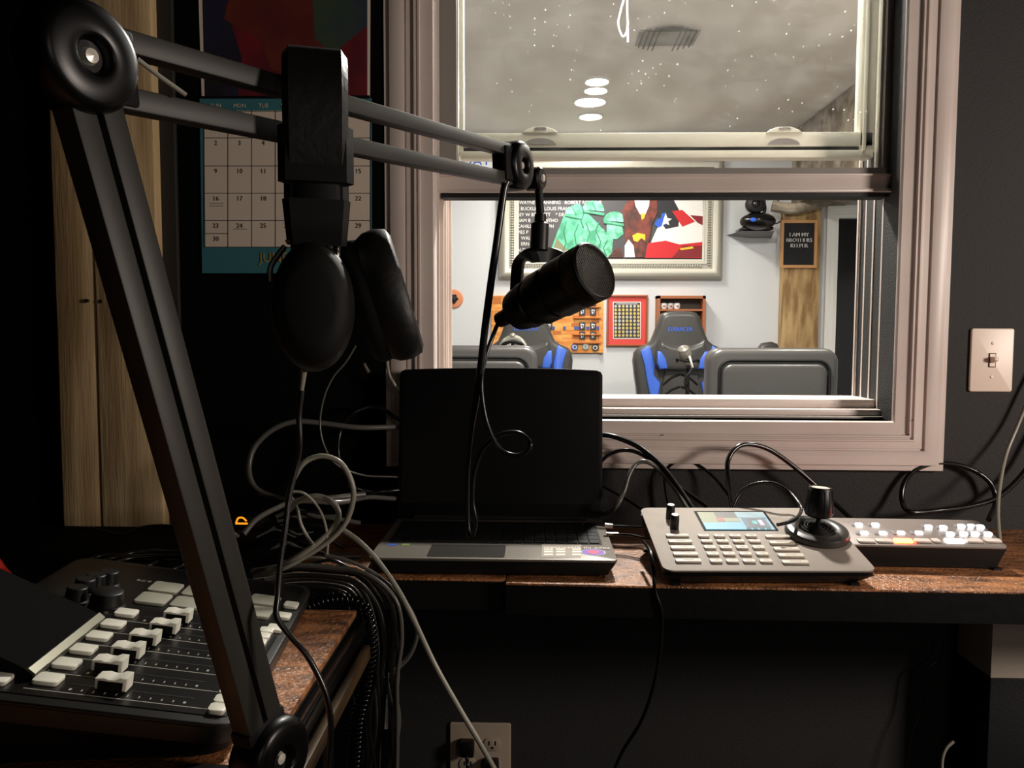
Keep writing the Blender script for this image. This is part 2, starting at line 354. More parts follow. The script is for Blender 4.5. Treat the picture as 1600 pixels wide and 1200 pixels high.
b = MB(BRASSW, BLKG); b.span((ex, -.3, DZ-.032), (ex+.012, en, DZ-.012), BLKG, bev=.002); b.span((ex+.012, -.3, DZ-.055), (ex+.022, en-.02, DZ-.036), BRASSW, bev=.003); b.span((ex-.01, -.3, DZ-.055), (ex+.012, en-.02, DZ-.04), BLKG)
b.build('edge_rail', t)
for x, y in ((-1.25, .9), (ex-.05, .9), (-1.25, -.25), (ex-.05, -.25)): MB(DESKE).span((x-.025, y-.025, 0), (x+.025, y+.025, DZ-.041)).build('leg', t)

# ------------------------------------------------------------------ laptop
LW = .359; lx1 = PZ(965, 877, .785).x; lyf = PZ(900, 877, .785).y; lx0 = lx1-LW; lyb = lyf+.243; lxc = (lx0+lx1)/2; LH = .787
PALM = mat('brushed_laptop_deck', (112, 106, 98), .38, metal=.3)
t = thing('laptop', (lxc, (lyf+lyb)/2, DZ), 'open black laptop with a blank dark screen on the window desk', 'laptop')
b = MB(PALM, BLK)
b.prism(rrect(lx0, lyf, lx1, lyb, .008), LH-.004, LH, PALM, bev=.001)
b.prism([(lx0+.001, LH-.004), (lx1-.001, LH-.004), (lx1-.014, DZ+.004), (lx0+.014, DZ+.004)], 0, lyb-lyf-.012, BLK, Matrix(((1, 0, 0, 0), (0, 0, 1, lyf+.004), (0, 1, 0, 0), (0, 0, 0, 1))), bev=.001)
for sx in (lx0+.04, lx1-.04):
    for y in (lyf+.03, lyb-.03): b.box((sx, y, DZ+.002), (.03, .008, .004), BLK)
b.build('base', t)
kb = MB(BLK, BLKM); kx0, kx1, ky0, ky1 = lx0+.018, lx1-.018, lyf+.083, lyb-.03
kb.span((kx0-.003, ky0-.003, LH), (kx1+.003, ky1+.003, LH+.0006), BLKM)
for r_ in range(6):
    yy = ky0+(ky1-ky0)*(r_+.5)/6; x = kx0; n = 19
    for i in range(n):
        if r_ == 0 and 4 <= i < 9: continue
        cx = kx0+(kx1-kx0)*(i+.5)/n; kb.box((cx, yy, LH+.0014), ((kx1-kx0)/n-.002, (ky1-ky0)/6-.002, .0018), BLK, bev=.0004, seg=1)
    if r_ == 0: kb.box((kx0+(kx1-kx0)*6.5/n, yy, LH+.0014), ((kx1-kx0)/n*5-.002, (ky1-ky0)/6-.002, .0018), BLK, bev=.0004, seg=1)
kb.build('keyboard', t)
tpx0 = PZ(668, 866, LH).x; tpx1 = PZ(789, 866, LH).x
MB(mat('touchpad', (38, 36, 34), .3)).prism(rrect(tpx0, lyf+.008, tpx1, lyf+.072, .004), LH, LH+.0006).build('touchpad', t)
STK = mat('sticker_print', (150, 140, 128), .5); STW = mat('sticker_white', (226, 218, 205), .5)
def lp_(x, y): p = PZ(x, y, LH+.0006); return (p.x, p.y)
b = MB(STK, STW); b.prism([lp_(847, 849.5), lp_(908, 849.5), lp_(908, 870), lp_(846, 870)], LH, LH+.0003, STK)
for r_, (y, hh) in enumerate(((859, 2), (863, 2.5), (867.5, 2.5))):
    for x in (850, 869, 894): b.prism([lp_(x, y), lp_(x+14, y), lp_(x+14, y-hh), lp_(x, y-hh)], LH+.0003, LH+.0006, STW)
p = PZ(849, 856.5, LH+.001)
b.text('SPEEDHAIR IN A704', .0115, STW, Matrix.Translation((p.x, p.y-.001, LH+.0009)))
b.build('spec_sticker', t)
b = MB(mat('violet_sticker', (128, 104, 190), .4), mat('pink_sticker', (224, 104, 130), .4), mat('lilac_sticker', (190, 176, 226), .4))
p = PZ(927, 863, LH); 
for rx, ry, zz, mm in ((.0185, .0165, .0003, MATS['lilac_sticker']), (.0165, .0145, .0005, MATS['violet_sticker']), (.009, .009, .0007, MATS['pink_sticker'])):
    b.prism([(p.x+rx*math.cos(k*math.pi/12), p.y+ry*math.sin(k*math.pi/12)) for k in range(24)], LH+zz-.0002, LH+zz, mm)
b.build('round_sticker', t)
b = MB(mat('blue_sticker', (52, 84, 170), .4), mat('green_sticker', (120, 140, 70), .4))
b.prism([lp_(606, 852), lp_(620, 852), lp_(620, 849), lp_(606, 849)], LH, LH+.0004, MATS['blue_sticker']); b.prism([lp_(628, 852), lp_(640, 852), lp_(640, 849), lp_(628, 849)], LH, LH+.0004, MATS['green_sticker'])
b.build('brand_stickers', t)
# lid leaning back a little
LT = PY(780, 579, lyb+.018); lh = LT.z-LH; 
Ml = axis_m((lxc, lyb-.006, LH+.006), (0, -1, -.10), (1, 0, 0))   # z of frame points to the camera
Ml = Matrix.Translation((lxc, lyb-.006, LH+.004)) @ Matrix.Rotation(R(-6), 4, 'X') @ Matrix(((1, 0, 0, 0), (0, 0, -1, 0), (0, 1, 0, 0), (0, 0, 0, 1)))
h2 = LW/2-.001; hh = lh/math.cos(R(6))
def lidpoly(ins): 
    pts = [(-h2+ins+.006, ins), (h2-ins-.006, ins), (h2-ins, ins+.006), (h2-ins, hh-ins-.012), (h2-ins-.003, hh-ins-.006), (h2-ins-.010, hh-ins-.003)]
    for k in range(1, 8): x = (h2-ins-.010)*(1-k/4); pts.append((x, hh-ins-.003+.0035*(1-(x/h2)**2)))
    return pts+[(-h2+ins+.010, hh-ins-.003), (-h2+ins+.003, hh-ins-.006), (-h2+ins, hh-ins-.012), (-h2+ins, ins+.006)]
LIDM = mat('laptop_lid_black', (4, 4, 4), .55, spec=.25)
lid = MB(LIDM).prism(lidpoly(0), -.007, 0, LIDM, Ml, bev=.0008).build('lid', t)
MB(mat('blank_screen', (4, 4, 5), .35)).prism([(-h2+.006, .024), (h2-.006, .024), (h2-.006, hh-.012), (-h2+.006, hh-.012)], 0, .0006, None, Ml).build('screen', lid, smooth=0)
MB(BLKM).cyl((lx0+.03, lyb-.006, LH+.003), (lx1-.03, lyb-.006, LH+.003), .005).build('hinge', t)

# ------------------------------------------------------------------ camera controller
fl_, fr_ = PZ(1037, 891.5, .787), PZ(1372, 892, .787); bl_ = PZ(1003, 793, .830)
ang = math.atan2(fr_.y-fl_.y, fr_.x-fl_.x); W = (fr_-fl_).length
xax = Vector((math.cos(ang), math.sin(ang), 0)); dep = (bl_-fl_)-xax*(bl_-fl_).dot(xax); Dp = dep.length; yax = dep.normalized(); zax = xax.cross(yax)
Mc = Matrix(((xax.x, yax.x, zax.x, fl_.x), (xax.y, yax.y, zax.y, fl_.y), (xax.z, yax.z, zax.z, fl_.z), (0, 0, 0, 1)))
Mci = Mc.inverted()
def CL(x, y, h=0): p = Mci @ PP(x, y, Mc @ Vector((0, 0, h)), zax); return p.x, p.y
t = thing('camera_controller', fl_+xax*W/2+dep/2, 'silver camera control panel with joystick, keypad and small lit screen on the desk', 'controller')
CTL = mat('silver_grey_panel', (146, 136, 127), .65, metal=.1, bump=.05, bscale=300, spec=.3); KEY = mat('pale_rubber_key', (206, 196, 182), .5); KTX = mat('key_legend', (128, 120, 110), .6)
b = MB(CTL, BLK, TRIM)
b.prism(rrect(0, 0, W, Dp, .014), -.003, 0, CTL, Mc, bev=.0008); b.prism(rrect(.0015, .0015, W-.0015, Dp-.0015, .013), -.009, -.003, BLK, Mc)
wb = []
pts0 = [Mc @ Vector(v) for v in ((.002, .003, -.009), (W-.002, .003, -.009), (W-.002, Dp-.004, -.009), (.002, Dp-.004, -.009))]
pts1 = [Vector((v.x, v.y, DZ+.003)) for v in (Mc @ Vector((.022, .022, -.01)), Mc @ Vector((W-.022, .022, -.01)), Mc @ Vector((W-.012, Dp-.008, -.01)), Mc @ Vector((.012, Dp-.008, -.01)))]
b.add(pts0+pts1, [(0, 1, 2, 3), (7, 6, 5, 4), (0, 4, 5, 1), (1, 5, 6, 2), (2, 6, 7, 3), (3, 7, 4, 0)], BLK)
for v in pts1: b.span((v.x-.006, v.y-.006, DZ), (v.x+.006, v.y+.006, DZ+.004), BLK)
b.build('body', t)
# screen
q = [CL(x, y) for x, y in ((1085, 798), (1195, 800.5), (1217, 829.5), (1099, 829))]
sx0 = (q[0][0]+q[3][0])/2; sx1 = (q[1][0]+q[2][0])/2; sy1 = (q[0][1]+q[1][1])/2; sy0 = (q[2][1]+q[3][1])/2
b = MB(BLKG); b.prism([(sx0, sy0), (sx1, sy0), (sx1, sy1), (sx0, sy1)], 0, .0008, BLKG, Mc)
def emi(n, c, s):
    m = mat(n, c, .5, em=s); m.node_tree.nodes['Principled BSDF'].inputs['Base Color'].default_value = (.02, .02, .02, 1); return m
sw, sh = sx1-sx0, sy1-sy0
def sp(u0, v0, u1, v1, m, z=.0014):
    b.prism([(sx0+sw*u0, sy0+sh*v0), (sx0+sw*u1, sy0+sh*v0), (sx0+sw*u1, sy0+sh*v1), (sx0+sw*u0, sy0+sh*v1)], z-.0004, z, m, Mc)
sp(.03, .02, .96, .92, emi('scr_blue', (120, 190, 214), .75)); sp(.03, .35, .28, .92, emi('scr_olive', (168, 172, 108), .6), .0016); sp(.26, .60, .55, .92, emi('scr_grey', (70, 66, 58), .5), .0017)
sp(.25, .42, .35, .62, emi('scr_red', (190, 70, 50), .7), .0018); sp(.35, .42, .56, .60, emi('scr_sand', (190, 186, 130), .6), .0018); sp(.03, .02, .55, .36, emi('scr_sky', (110, 196, 232), .8), .0019)
sp(.60, .12, .92, .60, emi('scr_deep', (80, 110, 130), .6), .0019); sp(.66, .18, .88, .54, emi('scr_navy', (66, 76, 96), .5), .0020); sp(.71, .28, .78, .45, emi('scr_teal', (70, 200, 200), .8), .0021); sp(.80, .22, .86, .5, emi('scr_lilac', (226, 220, 236), .8), .0021)
sp(.56, .62, .96, .92, emi('scr_pale', (170, 206, 214), .7), .0018)
for k in range(4): sp(.58+.09*k, .03, .64+.09*k, .10, emi('scr_tab', (90, 110, 90), .5), .0021)
b.build('screen', t, smooth=0)
def key(x0, y0, x1, y1, nm='key'):
    k = MB(KEY, KTX); k.prism(rrect(min(x0, x1), min(y0, y1), max(x0, x1), max(y0, y1), .0018, 2), 0, .0032, KEY, Mc, bev=.0009)
    cx = (x0+x1)/2; cy = (y0+y1)/2; l = abs(x1-x0)*.22
    k.prism([(cx-l, cy), (cx+l, cy), (cx+l, cy+.0008), (cx-l, cy+.0008)], .0032, .0034, KTX, Mc); return k.build(nm, t)
def keycol(xt, xb, wt, wb_, ys):
    for i, y in enumerate(ys):
        f = i/(len(ys)-1); x = xt+(xb-xt)*f; w_ = wt+(wb_-wt)*f; a = CL(x-w_/2, y, .003); c = CL(x+w_/2, y, .003); k = .0042 if i else .0038
        key(a[0], a[1]-k, c[0], a[1]+k)
Ys = [836, 844.3, 854, 864.3, 875.4]
keycol(1058.5, 1075.5, 36, 40, [835.4, 844.8, 854.5, 864.3, 874.8])
for xt, xb in ((1099.5, 1119), (1124, 1144.5), (1148.5, 1170.5), (1173.5, 1197)): keycol(xt, xb, 17.5, 19.5, Ys)
keycol(1215, 1243, 38, 41, [837, 846.8, 856.6, 866.6, 877.2])
for x, y in ((1047, 809), (1053.5, 825)):
    a = CL(x, y); b = MB(BLK, KEY); b.lathe([(0, 0), (.0068, 0), (.0068, .014), (.0062, .0215), (.0055, .0225), (0, .0225)], Mc @ Matrix.Translation((a[0], a[1], 0)), BLK, 20)
    b.lathe([(0, .0228), (.0052, .0228), (.0052, .0225)], Mc @ Matrix.Translation((a[0], a[1], 0)), KEY, 20); b.build('knob', t)
a = CL(1276, 835); Mj = Mc @ Matrix.Translation((a[0], a[1], 0)); 
JB = mat('dark_satin_plastic', (52, 50, 47), .35)
js = MB(JB).lathe([(.046, 0), (.0465, .004), (.044, .010), (.038, .0125), (.030, .0125), (.027, .0105)], Mj, None, 40).build('joystick_base', t)
b = MB(BLKM)
pr = [(.027, .0105)]
for k in range(5): r_ = .024-k*.0042; pr += [(r_+.001, .0095+k*.0006), (r_-.0005, .0125+k*.001), (r_-.0015, .0125+k*.001), (r_-.0028, .0100+k*.0006)]
pr += [(.0035, .016), (.0032, .030)]
b.lathe(pr, Mj, None, 36).build('bellows', js)
Mk = Mj @ Matrix.Rotation(R(-12), 4, 'X') @ Matrix.Rotation(R(3), 4, 'Y')
b = MB(BLK, KEY); prf = [(.0, .026), (.012, .026), (.0185, .029), (.0208, .034), (.0195, .052), (.0168, .071), (.0160, .0722), (.0145, .0725), (.0138, .0712), (0, .0712)]
b.lathe(prf, Mk, BLK, 32); b.lathe([(.0137, .0714), (0, .0716)], Mk, KEY, 32)
for k in range(16): a_ = 2*math.pi*k/16; b.tube([Mk @ Vector((.0208*math.cos(a_), .0208*math.sin(a_), .035)), Mk @ Vector((.0172*math.cos(a_), .0172*math.sin(a_), .068))], .0008, BLK, 5, sm=False)
b.build('joystick', t)

# ------------------------------------------------------------------ video switcher
sfr = PZ(1577, 856, .796); sbr = PZ(1531, 812.5, .816); SW = .262
sx_ = Vector((1, -.03, 0)).normalized(); dep = (sbr-sfr)-sx_*(sbr-sfr).dot(sx_); SD = dep.length; yy_ = dep.normalized(); zz_ = sx_.cross(yy_)
so_ = sfr-sx_*SW
Ms = Matrix(((sx_.x, yy_.x, zz_.x, so_.x), (sx_.y, yy_.y, zz_.y, so_.y), (sx_.z, yy_.z, zz_.z, so_.z), (0, 0, 0, 1))); Msi = Ms.inverted()
def SL(x, y, h=0): p = Msi @ PP(x, y, Ms @ Vector((0, 0, h)), zz_); return p.x, p.y
t = thing('video_switcher', so_+sx_*SW/2+dep/2, 'grey video switcher with white glowing buttons and one red button, right of the joystick panel', 'video switcher')
SWP = mat('grey_metal_panel', (138, 128, 122), .4, metal=.3)
b = MB(SWP, BLK); b.prism(rrect(0, 0, SW, SD, .008), -.003, 0, SWP, Ms, bev=.0008)
p0 = [Ms @ Vector(v) for v in ((.002, .002, -.003), (SW-.002, .002, -.003), (SW-.002, SD-.002, -.003), (.002, SD-.002, -.003))]
p1 = [Vector((v.x, v.y, DZ+.002)) for v in (Ms @ Vector((.012, .010, 0)), Ms @ Vector((SW-.012, .010, 0)), Ms @ Vector((SW-.008, SD-.006, 0)), Ms @ Vector((.008, SD-.006, 0)))]
b.add(p0+p1, [(0, 1, 2, 3), (7, 6, 5, 4), (0, 4, 5, 1), (1, 5, 6, 2), (2, 6, 7, 3), (3, 7, 4, 0)], BLK)
for v in p1: b.span((v.x-.006, v.y-.005, DZ), (v.x+.006, v.y+.005, DZ+.003), BLK)
b.build('body', t)
GW = emi('white_backlight', (250, 250, 255), 6); BTN = mat('pale_button', (214, 200, 190), .45); GR = mat('red_backlight', (255, 36, 10), .4, em=60); GHOT = emi('hot_white_backlight', (255, 255, 255), 9); GDIM = emi('dim_backlight', (214, 204, 200), .5)
GR.node_tree.nodes['Principled BSDF'].inputs['Emission Color'].default_value = (1, .07, .01, 1)
def sbtn(x, y, wpx, d, m, nm='button', lab=None, h=.0028):
    a = SL(x-wpx/2, y, .002); c = SL(x+wpx/2, y, .002); k = MB(m); k.prism(rrect(a[0], a[1]-d/2, c[0], a[1]+d/2, .002, 2), 0, h, m, Ms, bev=.0006)
    o = k.build(nm, t)
    if lab: o['label'] = lab
for x, wp, m, lab in ((1353, 26, BTN, None), (1381, 25, BTN, None), (1411, 28, GR, 'red glowing button'), (1441, 24, BTN, None), (1462, 12, BTN, None), (1491, 29, GHOT, 'brightly lit white button'), (1521, 25, BTN, None), (1551, 25, BTN, None)):
    sbtn(x, 844, wp, .0105, m, 'button', lab)
for x0_, y0_ in ((1347, 832), (1376, 832), (1404, 831.5), (1432, 831.5), (1481, 833), (1502, 832.5), (1520, 832.5), (1540, 833)):
    sbtn(x0_-7, y0_, 6, .007, GDIM, 'small_button'); sbtn(x0_+4, y0_, 11, .008, GW, 'small_button')
for x0_, y0_ in ((1340, 819), (1366, 819), (1449, 822), (1472, 823), (1500, 821), (1516, 821), (1530, 822)):
    sbtn(x0_-7, y0_, 5, .006, GDIM, 'small_button'); sbtn(x0_+2, y0_, 11, .0075, GW, 'small_button')

# ------------------------------------------------------------------ audio mixer
th = R(6); mu = Vector((-math.sin(th), math.cos(th), 0)); mvv = Vector((-math.cos(th), -math.sin(th), 0)); ML, MD = .350, .285
mvt = (mvv*MD+Vector((0, 0, .045))).normalized(); mn = mu.cross(mvt); 
mo = PZ(368, 1136, DZ+.030)
Mm = Matrix(((mu.x, mvt.x, mn.x, mo.x), (mu.y, mvt.y, mn.y, mo.y), (mu.z, mvt.z, mn.z, mo.z), (0, 0, 0, 1))); Mmi = Mm.inverted()
def ml(x, y, h=0): p = Mmi @ PP(x, y, Mm @ Vector((0, 0, h)), mn); return p.x, p.y
t = thing('audio_mixer', mo+mu*ML/2+mvv*MD/2-Vector((0, 0, .036)), 'black podcast mixer with white fader caps and square pads on the side desk', 'audio mixer')
MIX = mat('satin_black_panel', (26, 26, 25), .38); LINE = mat('printed_white_line', (170, 168, 155), .5)
b = MB(MIX, LINE); b.prism(rrect(0, 0, ML, MD, .022, 6), -.004, 0, MIX, Mm, bev=.0015, seg=3); b.prism(rrect(.001, .001, ML-.001, MD-.001, .022, 6), -.018, -.004, MIX, Mm)
r0 = [Mm @ Vector((x, y, -.017)) for x, y in rrect(.002, .002, ML-.002, MD-.002, .02, 6)]; r1 = [Vector((p.x, p.y, DZ+.003)) for p in [Mm @ Vector((x, y, -.017)) for x, y in rrect(.008, .008, ML-.008, MD-.008, .02, 6)]]; nn = len(r0)
b.add(r0+r1, [(i, (i+1) % nn, nn+(i+1) % nn, nn+i) for i in range(nn)]+[tuple(range(nn, 2*nn))], BLKM)
for u_, v_ in ((.03, .03), (ML-.03, .03), (.03, MD-.03), (ML-.03, MD-.03)):
    q = Mm @ Vector((u_, v_, 0)); b.cyl((q.x, q.y, DZ), (q.x, q.y, DZ+.004), .008, m=BLKM)
b.build('body', t)
b = MB(mat('mixer_faceplate', (12, 12, 12), .32), LINE); b.prism(rrect(.012, .008, ML-.010, .235, .010), 0, .0008, MATS['mixer_faceplate'], Mm)
b.build('faceplate', t)
# channel strips
chan = [ml(x, y, .003) for x, y in ((70, 1060), (100, 1037), (129, 1015), (155, 995), (179, 975), (203, 958))]
fads = [ml(x, y, .012) for x, y in ((178, 1058), (170, 1032), (199, 1010), (226, 990), (258, 972), (278, 956))]
u0 = chan[0][0]; du = (chan[5][0]-chan[0][0])/5; vb = sum(c[1] for c in chan)/6
MBTN = mat('milky_button', (226, 224, 208), .4)
for k in range(6):
    u = u0+du*k
    MB(MBTN).prism(rrect(u-.0085, vb-.0105, u+.0085, vb+.0105, .003, 3), .0008, .0048, MBTN, Mm, bev=.001).build('channel_button', t)
    b = MB(LINE, BLKM)
    ul = u-du*.5; b.prism([(ul-.0004, .018), (ul+.0004, .018), (ul+.0004, vb+.012), (ul-.0004, vb+.012)], .0008, .0011, LINE, Mm)
    b.prism([(u-.001, .045), (u+.001, .045), (u+.001, vb-.018), (u-.001, vb-.018)], .0008, .0010, BLKM, Mm)
    for j in range(11):
        vv = .05+(vb-.072)*j/10; um = u-.009; l = .0016 if j in (0, 10) else .0007; b.prism([(um-.0016, vv-l*.6), (um+.0016, vv-l*.6), (um+.0016, vv+l*.6), (um-.0016, vv+l*.6)], .0008, .0011, LINE, Mm)
    b.build('fader_track', t)
    # fader cap: white saddle
    vf = fads[k][1]; Mf = Mm @ Matrix.Translation((u, vf, .0008))
    fk = MB(MBTN, BLKM)
    A = Matrix(((0, 0, 1, 0), (1, 0, 0, 0), (0, 1, 0, 0), (0, 0, 0, 1)))   # profile (v,z) extruded along u
    fk.prism([(-.013, .002), (.013, .002), (.013, .011), (.006, .0122), (.002, .0112), (-.003, .0112), (-.007, .0135), (-.013, .0135)], -.0075, .0075, MBTN, Mf @ A, bev=.0008)
    fk.box((0, 0, .006), (.0155, .020, .0075), BLKM, Mf); fk.box((0, .0, .001), (.003, .008, .003), BLKM, Mf)
    fk.build('fader_cap', t)
for k in range(12):
    mb0 = ml(340, 1104, .005); u = mb0[0]+du*.5*k; MB(MBTN).prism(rrect(u-.0068, mb0[1]-.007, u+.0068, mb0[1]+.007, .003, 3), .0008, .0052, MBTN, Mm, bev=.001).build('mute_button', t)
PAD = mat('grey_rubber_pad', (150, 148, 132), .55)
p3 = ml(240, 935, .003); p1_ = ml(263, 918.5, .003); pv = ml(293, 942, .003)
dv = abs(ml(294, 942, .003)[1]-p3[1])
for r_ in range(2):
    for c in range(4):
        u = p3[0]+(p1_[0]-p3[0])*r_; v = p3[1]-dv*c
        MB(PAD).prism(rrect(u-.0155, v-dv*.44, u+.0155, v+dv*.44, .004, 3), .0008, .0042, PAD, Mm, bev=.001).build('pad', t)
for x, y in ((455, 945), (443, 962), (430, 981)):
    u, v = ml(x, y, .003); MB(MBTN).prism(rrect(u-.0085, v-.008, u+.0085, v+.008, .003, 3), .0008, .0045, MBTN, Mm, bev=.001).build('transport_button', t)
u, v = ml(-4, 1060, .003); MB(MBTN).prism(rrect(u-.0085, v-.010, u+.0085, v+.010, .003, 3), .0008, .0048, MBTN, Mm, bev=.001).build('monitor_button', t)
for x, y, rr in ((133, 912, .011), (150, 905, .011), (120, 925, .011), (168, 931, .017), (170, 900, .011)):
    u, v = ml(x, y, .012); b = MB(BLK, STEEL); Mq = Mm @ Matrix.Translation((u, v, 0)); b.lathe([(rr+.001, 0), (rr+.001, .003), (rr, .004), (rr*.9, .017), (rr*.8, .018), (0, .018)], Mq, BLK, 24)
    b.lathe([(rr+.0014, .0008), (rr+.0014, .0022), (rr+.0008, .0022)], Mq, STEEL, 24); b.build('knob', t)
# raised screen flap on the left (back) side
A = Mm @ Matrix(((0, 0, 1, 0), (1, 0, 0, 0), (0, 1, 0, 0), (0, 0, 0, 1)))
us0 = ml(52, 1046, .01)[0]; vs0 = ml(52, 1046, .01)[1]; us1 = ml(170, 962, .01)[0]
FLAP = mat('matt_screen_cover', (9, 9, 9), .95, spec=.08)
b = MB(FLAP, STEEL); b.prism([(vs0, .0), (vs0, .006), (vs0+.012, .012), (MD+.02, .05), (MD+.02, .0)], us0, us1+.004, FLAP, A)
b.build('screen_housing', t)
MB(mat('brushed_edge', (120, 118, 104), .3, metal=.7)).prism([(vs0-.002, .0015), (vs0-.002, .0065), (vs0+.004, .0105), (vs0+.006, .0095), (vs0, .004)], us0, us1+.004, None, A).build('screen_trim', t)
p = Mm @ Vector((ml(218, 906)[0], ml(218, 906)[1], .001)); b = MB(LINE); b.text('RC II', .008, LINE, Mm @ Matrix.Translation((*ml(212, 909), .001)) @ Matrix.Rotation(R(-90), 4, 'Z')); b.build('badge', t)

# ------------------------------------------------------------------ boom arm
A_ = PD(152, 85, .42); C_ = PD(822, 258, .92)
e = (C_-A_); eh = Vector((e.x, e.y, 0)).normalized(); nrm = Vector((eh.y, -eh.x, 0))
B_ = PP(447, 1188, A_, nrm)
A_, B_, C_ = A_-nrm*.019, B_-nrm*.019, C_-nrm*.016
t = thing('microphone_boom_arm', (B_.x, B_.y, DZ-.06), 'black jointed boom arm clamped to the side desk, reaching across the window', 'boom arm')
def joint(p, r, name='joint_knob', th=.030):
    M_ = axis_m(p-nrm*th*.5, nrm); b = MB(JNT)
    b.lathe([(0, 0), (r*.86, 0), (r, .003), (r, th-.009), (r*.97, th-.005), (r*.90, th-.002), (r*.80, th-.0005), (r*.55, th), (r*.40, th), (r*.34, th-.001), (r*.30, th-.004), (r*.28, th-.007), (0, th-.007)], M_, JNT, 48)
    b.build(name, t, smooth=60)
    MB(PEARL).lathe([(0, th-.003), (r*.13, th-.004), (r*.16, th-.007)], M_, None, 16).build('bolt', t)
joint(A_+nrm*.004, .0305); joint(B_+nrm*.004, .0305); joint(C_+nrm*.002, .0295, th=.028)
# upper arm : two parallel bars and spring
d_ = (C_-A_).normalized(); up = nrm.cross(d_)*-1
if up.z < 0: up = -up
def arm(p, q, dr, offs, w_, h_, s0, s1, name, m=ARM):
    u_ = (q-p).normalized(); pr_ = nrm.cross(u_)
    if pr_.dot(dr) < 0: pr_ = -pr_
    for o_ in offs: 
        b = MB(m, BLKM); P0 = p+u_*s0+pr_*o_; P1 = q-u_*s1+pr_*o_; b.bar(P0, P1, pr_, w_, h_, m, bev=.0012)
        b.build(name, t)
arm(A_, C_, up, (.0165, -.0165), .0135, .014, .015, .012, 'upper_bar')
arm(A_, B_, Vector((1, 0, 0)), (.0092, -.0092), .0145, .018, .020, .020, 'lower_bar')
ld = (A_-B_).normalized(); MB(BLKM).bar(A_+d_*.0, A_+d_*.034, up, .044, .018, BLKM, bev=.003).build('joint_bracket', t)
MB(BLKM).bar(C_-d_*.040, C_-d_*.0, up, .040, .020, BLKM, bev=.003).build('joint_bracket', t); MB(BLKM).bar(B_+ld*.0, B_+ld*.034, ld.cross(nrm), .038, .020, BLKM, bev=.003).build('joint_bracket', t)
b = MB(RUBL); b.tube([PD(214, 92, .45), PD(250, 120, .462), PD(290, 148, .476)], .0015, sm=False); b.build('tension_spring', t)
# small outer pivot
pv_ = PP(843, 279, C_+nrm*.010, nrm)-nrm*.010; dpt = (pv_-CAM).dot(fw)
M_ = axis_m(pv_-nrm*.008, nrm); MB(BLK, PEARL).lathe([(0, 0), (.0135, 0), (.0145, .002), (.0145, .020), (.012, .0225), (0, .0225)], M_, BLK, 28).lathe([(0, .025), (.004, .0245), (.005, .0225)], M_, PEARL, 12).build('tip_pivot', t)
sto = PD(845, 350, dpt)
MB(BLK).tube([PD(841, 284, dpt), PD(843, 317, dpt), sto], .0052, sm=False, n=12).build('tip_stem', t)
# post + clamp on the desk edge
cb = Vector((B_.x, B_.y, DZ+.004)); b = MB(BLK); b.cyl(cb+Vector((0, 0, -.05)), B_-Vector((0, 0, .01)), .0085, m=BLK)
b.cyl(cb+Vector((0, 0, -.055)), cb+Vector((0, 0, .03)), .015, m=BLK); b.build('swivel_post', t)
b = MB(BLK); b.span((ex-.05, B_.y-.022, DZ), (B_.x+.012, B_.y+.022, DZ+.010), bev=.002); b.span((B_.x-.012, B_.y-.02, DZ-.09), (B_.x+.012, B_.y+.02, DZ), bev=.002)
b.span((ex-.045, B_.y-.018, DZ-.10), (B_.x+.012, B_.y+.018, DZ-.088), bev=.002); b.cyl((ex-.028, B_.y, DZ-.14), (ex-.028, B_.y, DZ-.042), .006); b.cyl((ex-.028, B_.y, DZ-.046), (ex-.028, B_.y, DZ-.0405), .014); b.build('clamp', t)

# ------------------------------------------------------------------ microphone
hd = PD(931, 422, .845); tl = PD(806, 487, .935); ax = (hd-tl).normalized(); Lm = (hd-tl).length
t = thing('microphone', (hd+tl)/2-Vector((0, 0, .04)), 'black broadcast microphone with mesh grille hanging from the boom arm', 'microphone')
Mq = axis_m(tl, ax)
rh = .0335
b = MB(BLK); b.lathe([(0, -.004), (.018, -.003), (.024, .002), (.026, .010), (.0262, Lm*.16), (.0285, Lm*.17), (.0285, Lm*.25), (.0268, Lm*.26), (.0285, Lm*.30), (.0315, Lm*.34), (.0318, Lm*.50), (.0295, Lm*.52), (.0295, Lm*.54), (rh, Lm*.57), (rh, Lm*.80)], Mq, None, 48)
bd = b.build('body', t, smooth=40)
GM = mat('grille_mesh', (120, 112, 102), .35, metal=.8)
g = MB(BLKM, GM); g.lathe([(rh-.001, Lm*.80), (rh-.001, Lm*.965), (rh-.003, Lm*.99), (0, Lm*.99)], Mq, BLKM, 48)
# woven wires: face and side band
for sgn in (1, -1):
    for k in range(-14, 15):
        o_ = k*.0023; hw = math.sqrt(max(0, (rh-.0018)**2-o_**2))
        if hw < .003: continue
        ca, sa = math.cos(R(45*sgn+20)), math.sin(R(45*sgn+20)); p0_ = (o_*ca-hw*sa, o_*sa+hw*ca, Lm*.995); p1_2 = (o_*ca+hw*sa, o_*sa-hw*ca, Lm*.995)
        g.tube([Mq @ Vector(p0_), Mq @ Vector(p1_2)], .00034, GM, 4, sm=False)
    for k in range(64):
        a0 = 2*math.pi*k/64; pts = [Mq @ Vector((rh*math.cos(a0+sgn*j*.10), rh*math.sin(a0+sgn*j*.10), Lm*(.81+.0308*j))) for j in range(6)]
        g.tube(pts, .00034, GM, 4, sm=False)
g.lathe([(rh+.0006, Lm*.962), (rh+.0006, Lm*.985), (rh-.002, Lm*1.0), (rh-.0032, Lm*.995)], Mq, BLK, 48)
g.lathe([(rh+.0004, Lm*.79), (rh+.0008, Lm*.80), (rh+.0008, Lm*.815), (rh+.0002, Lm*.82)], Mq, BLK, 48)
g.build('grille', t, smooth=30)
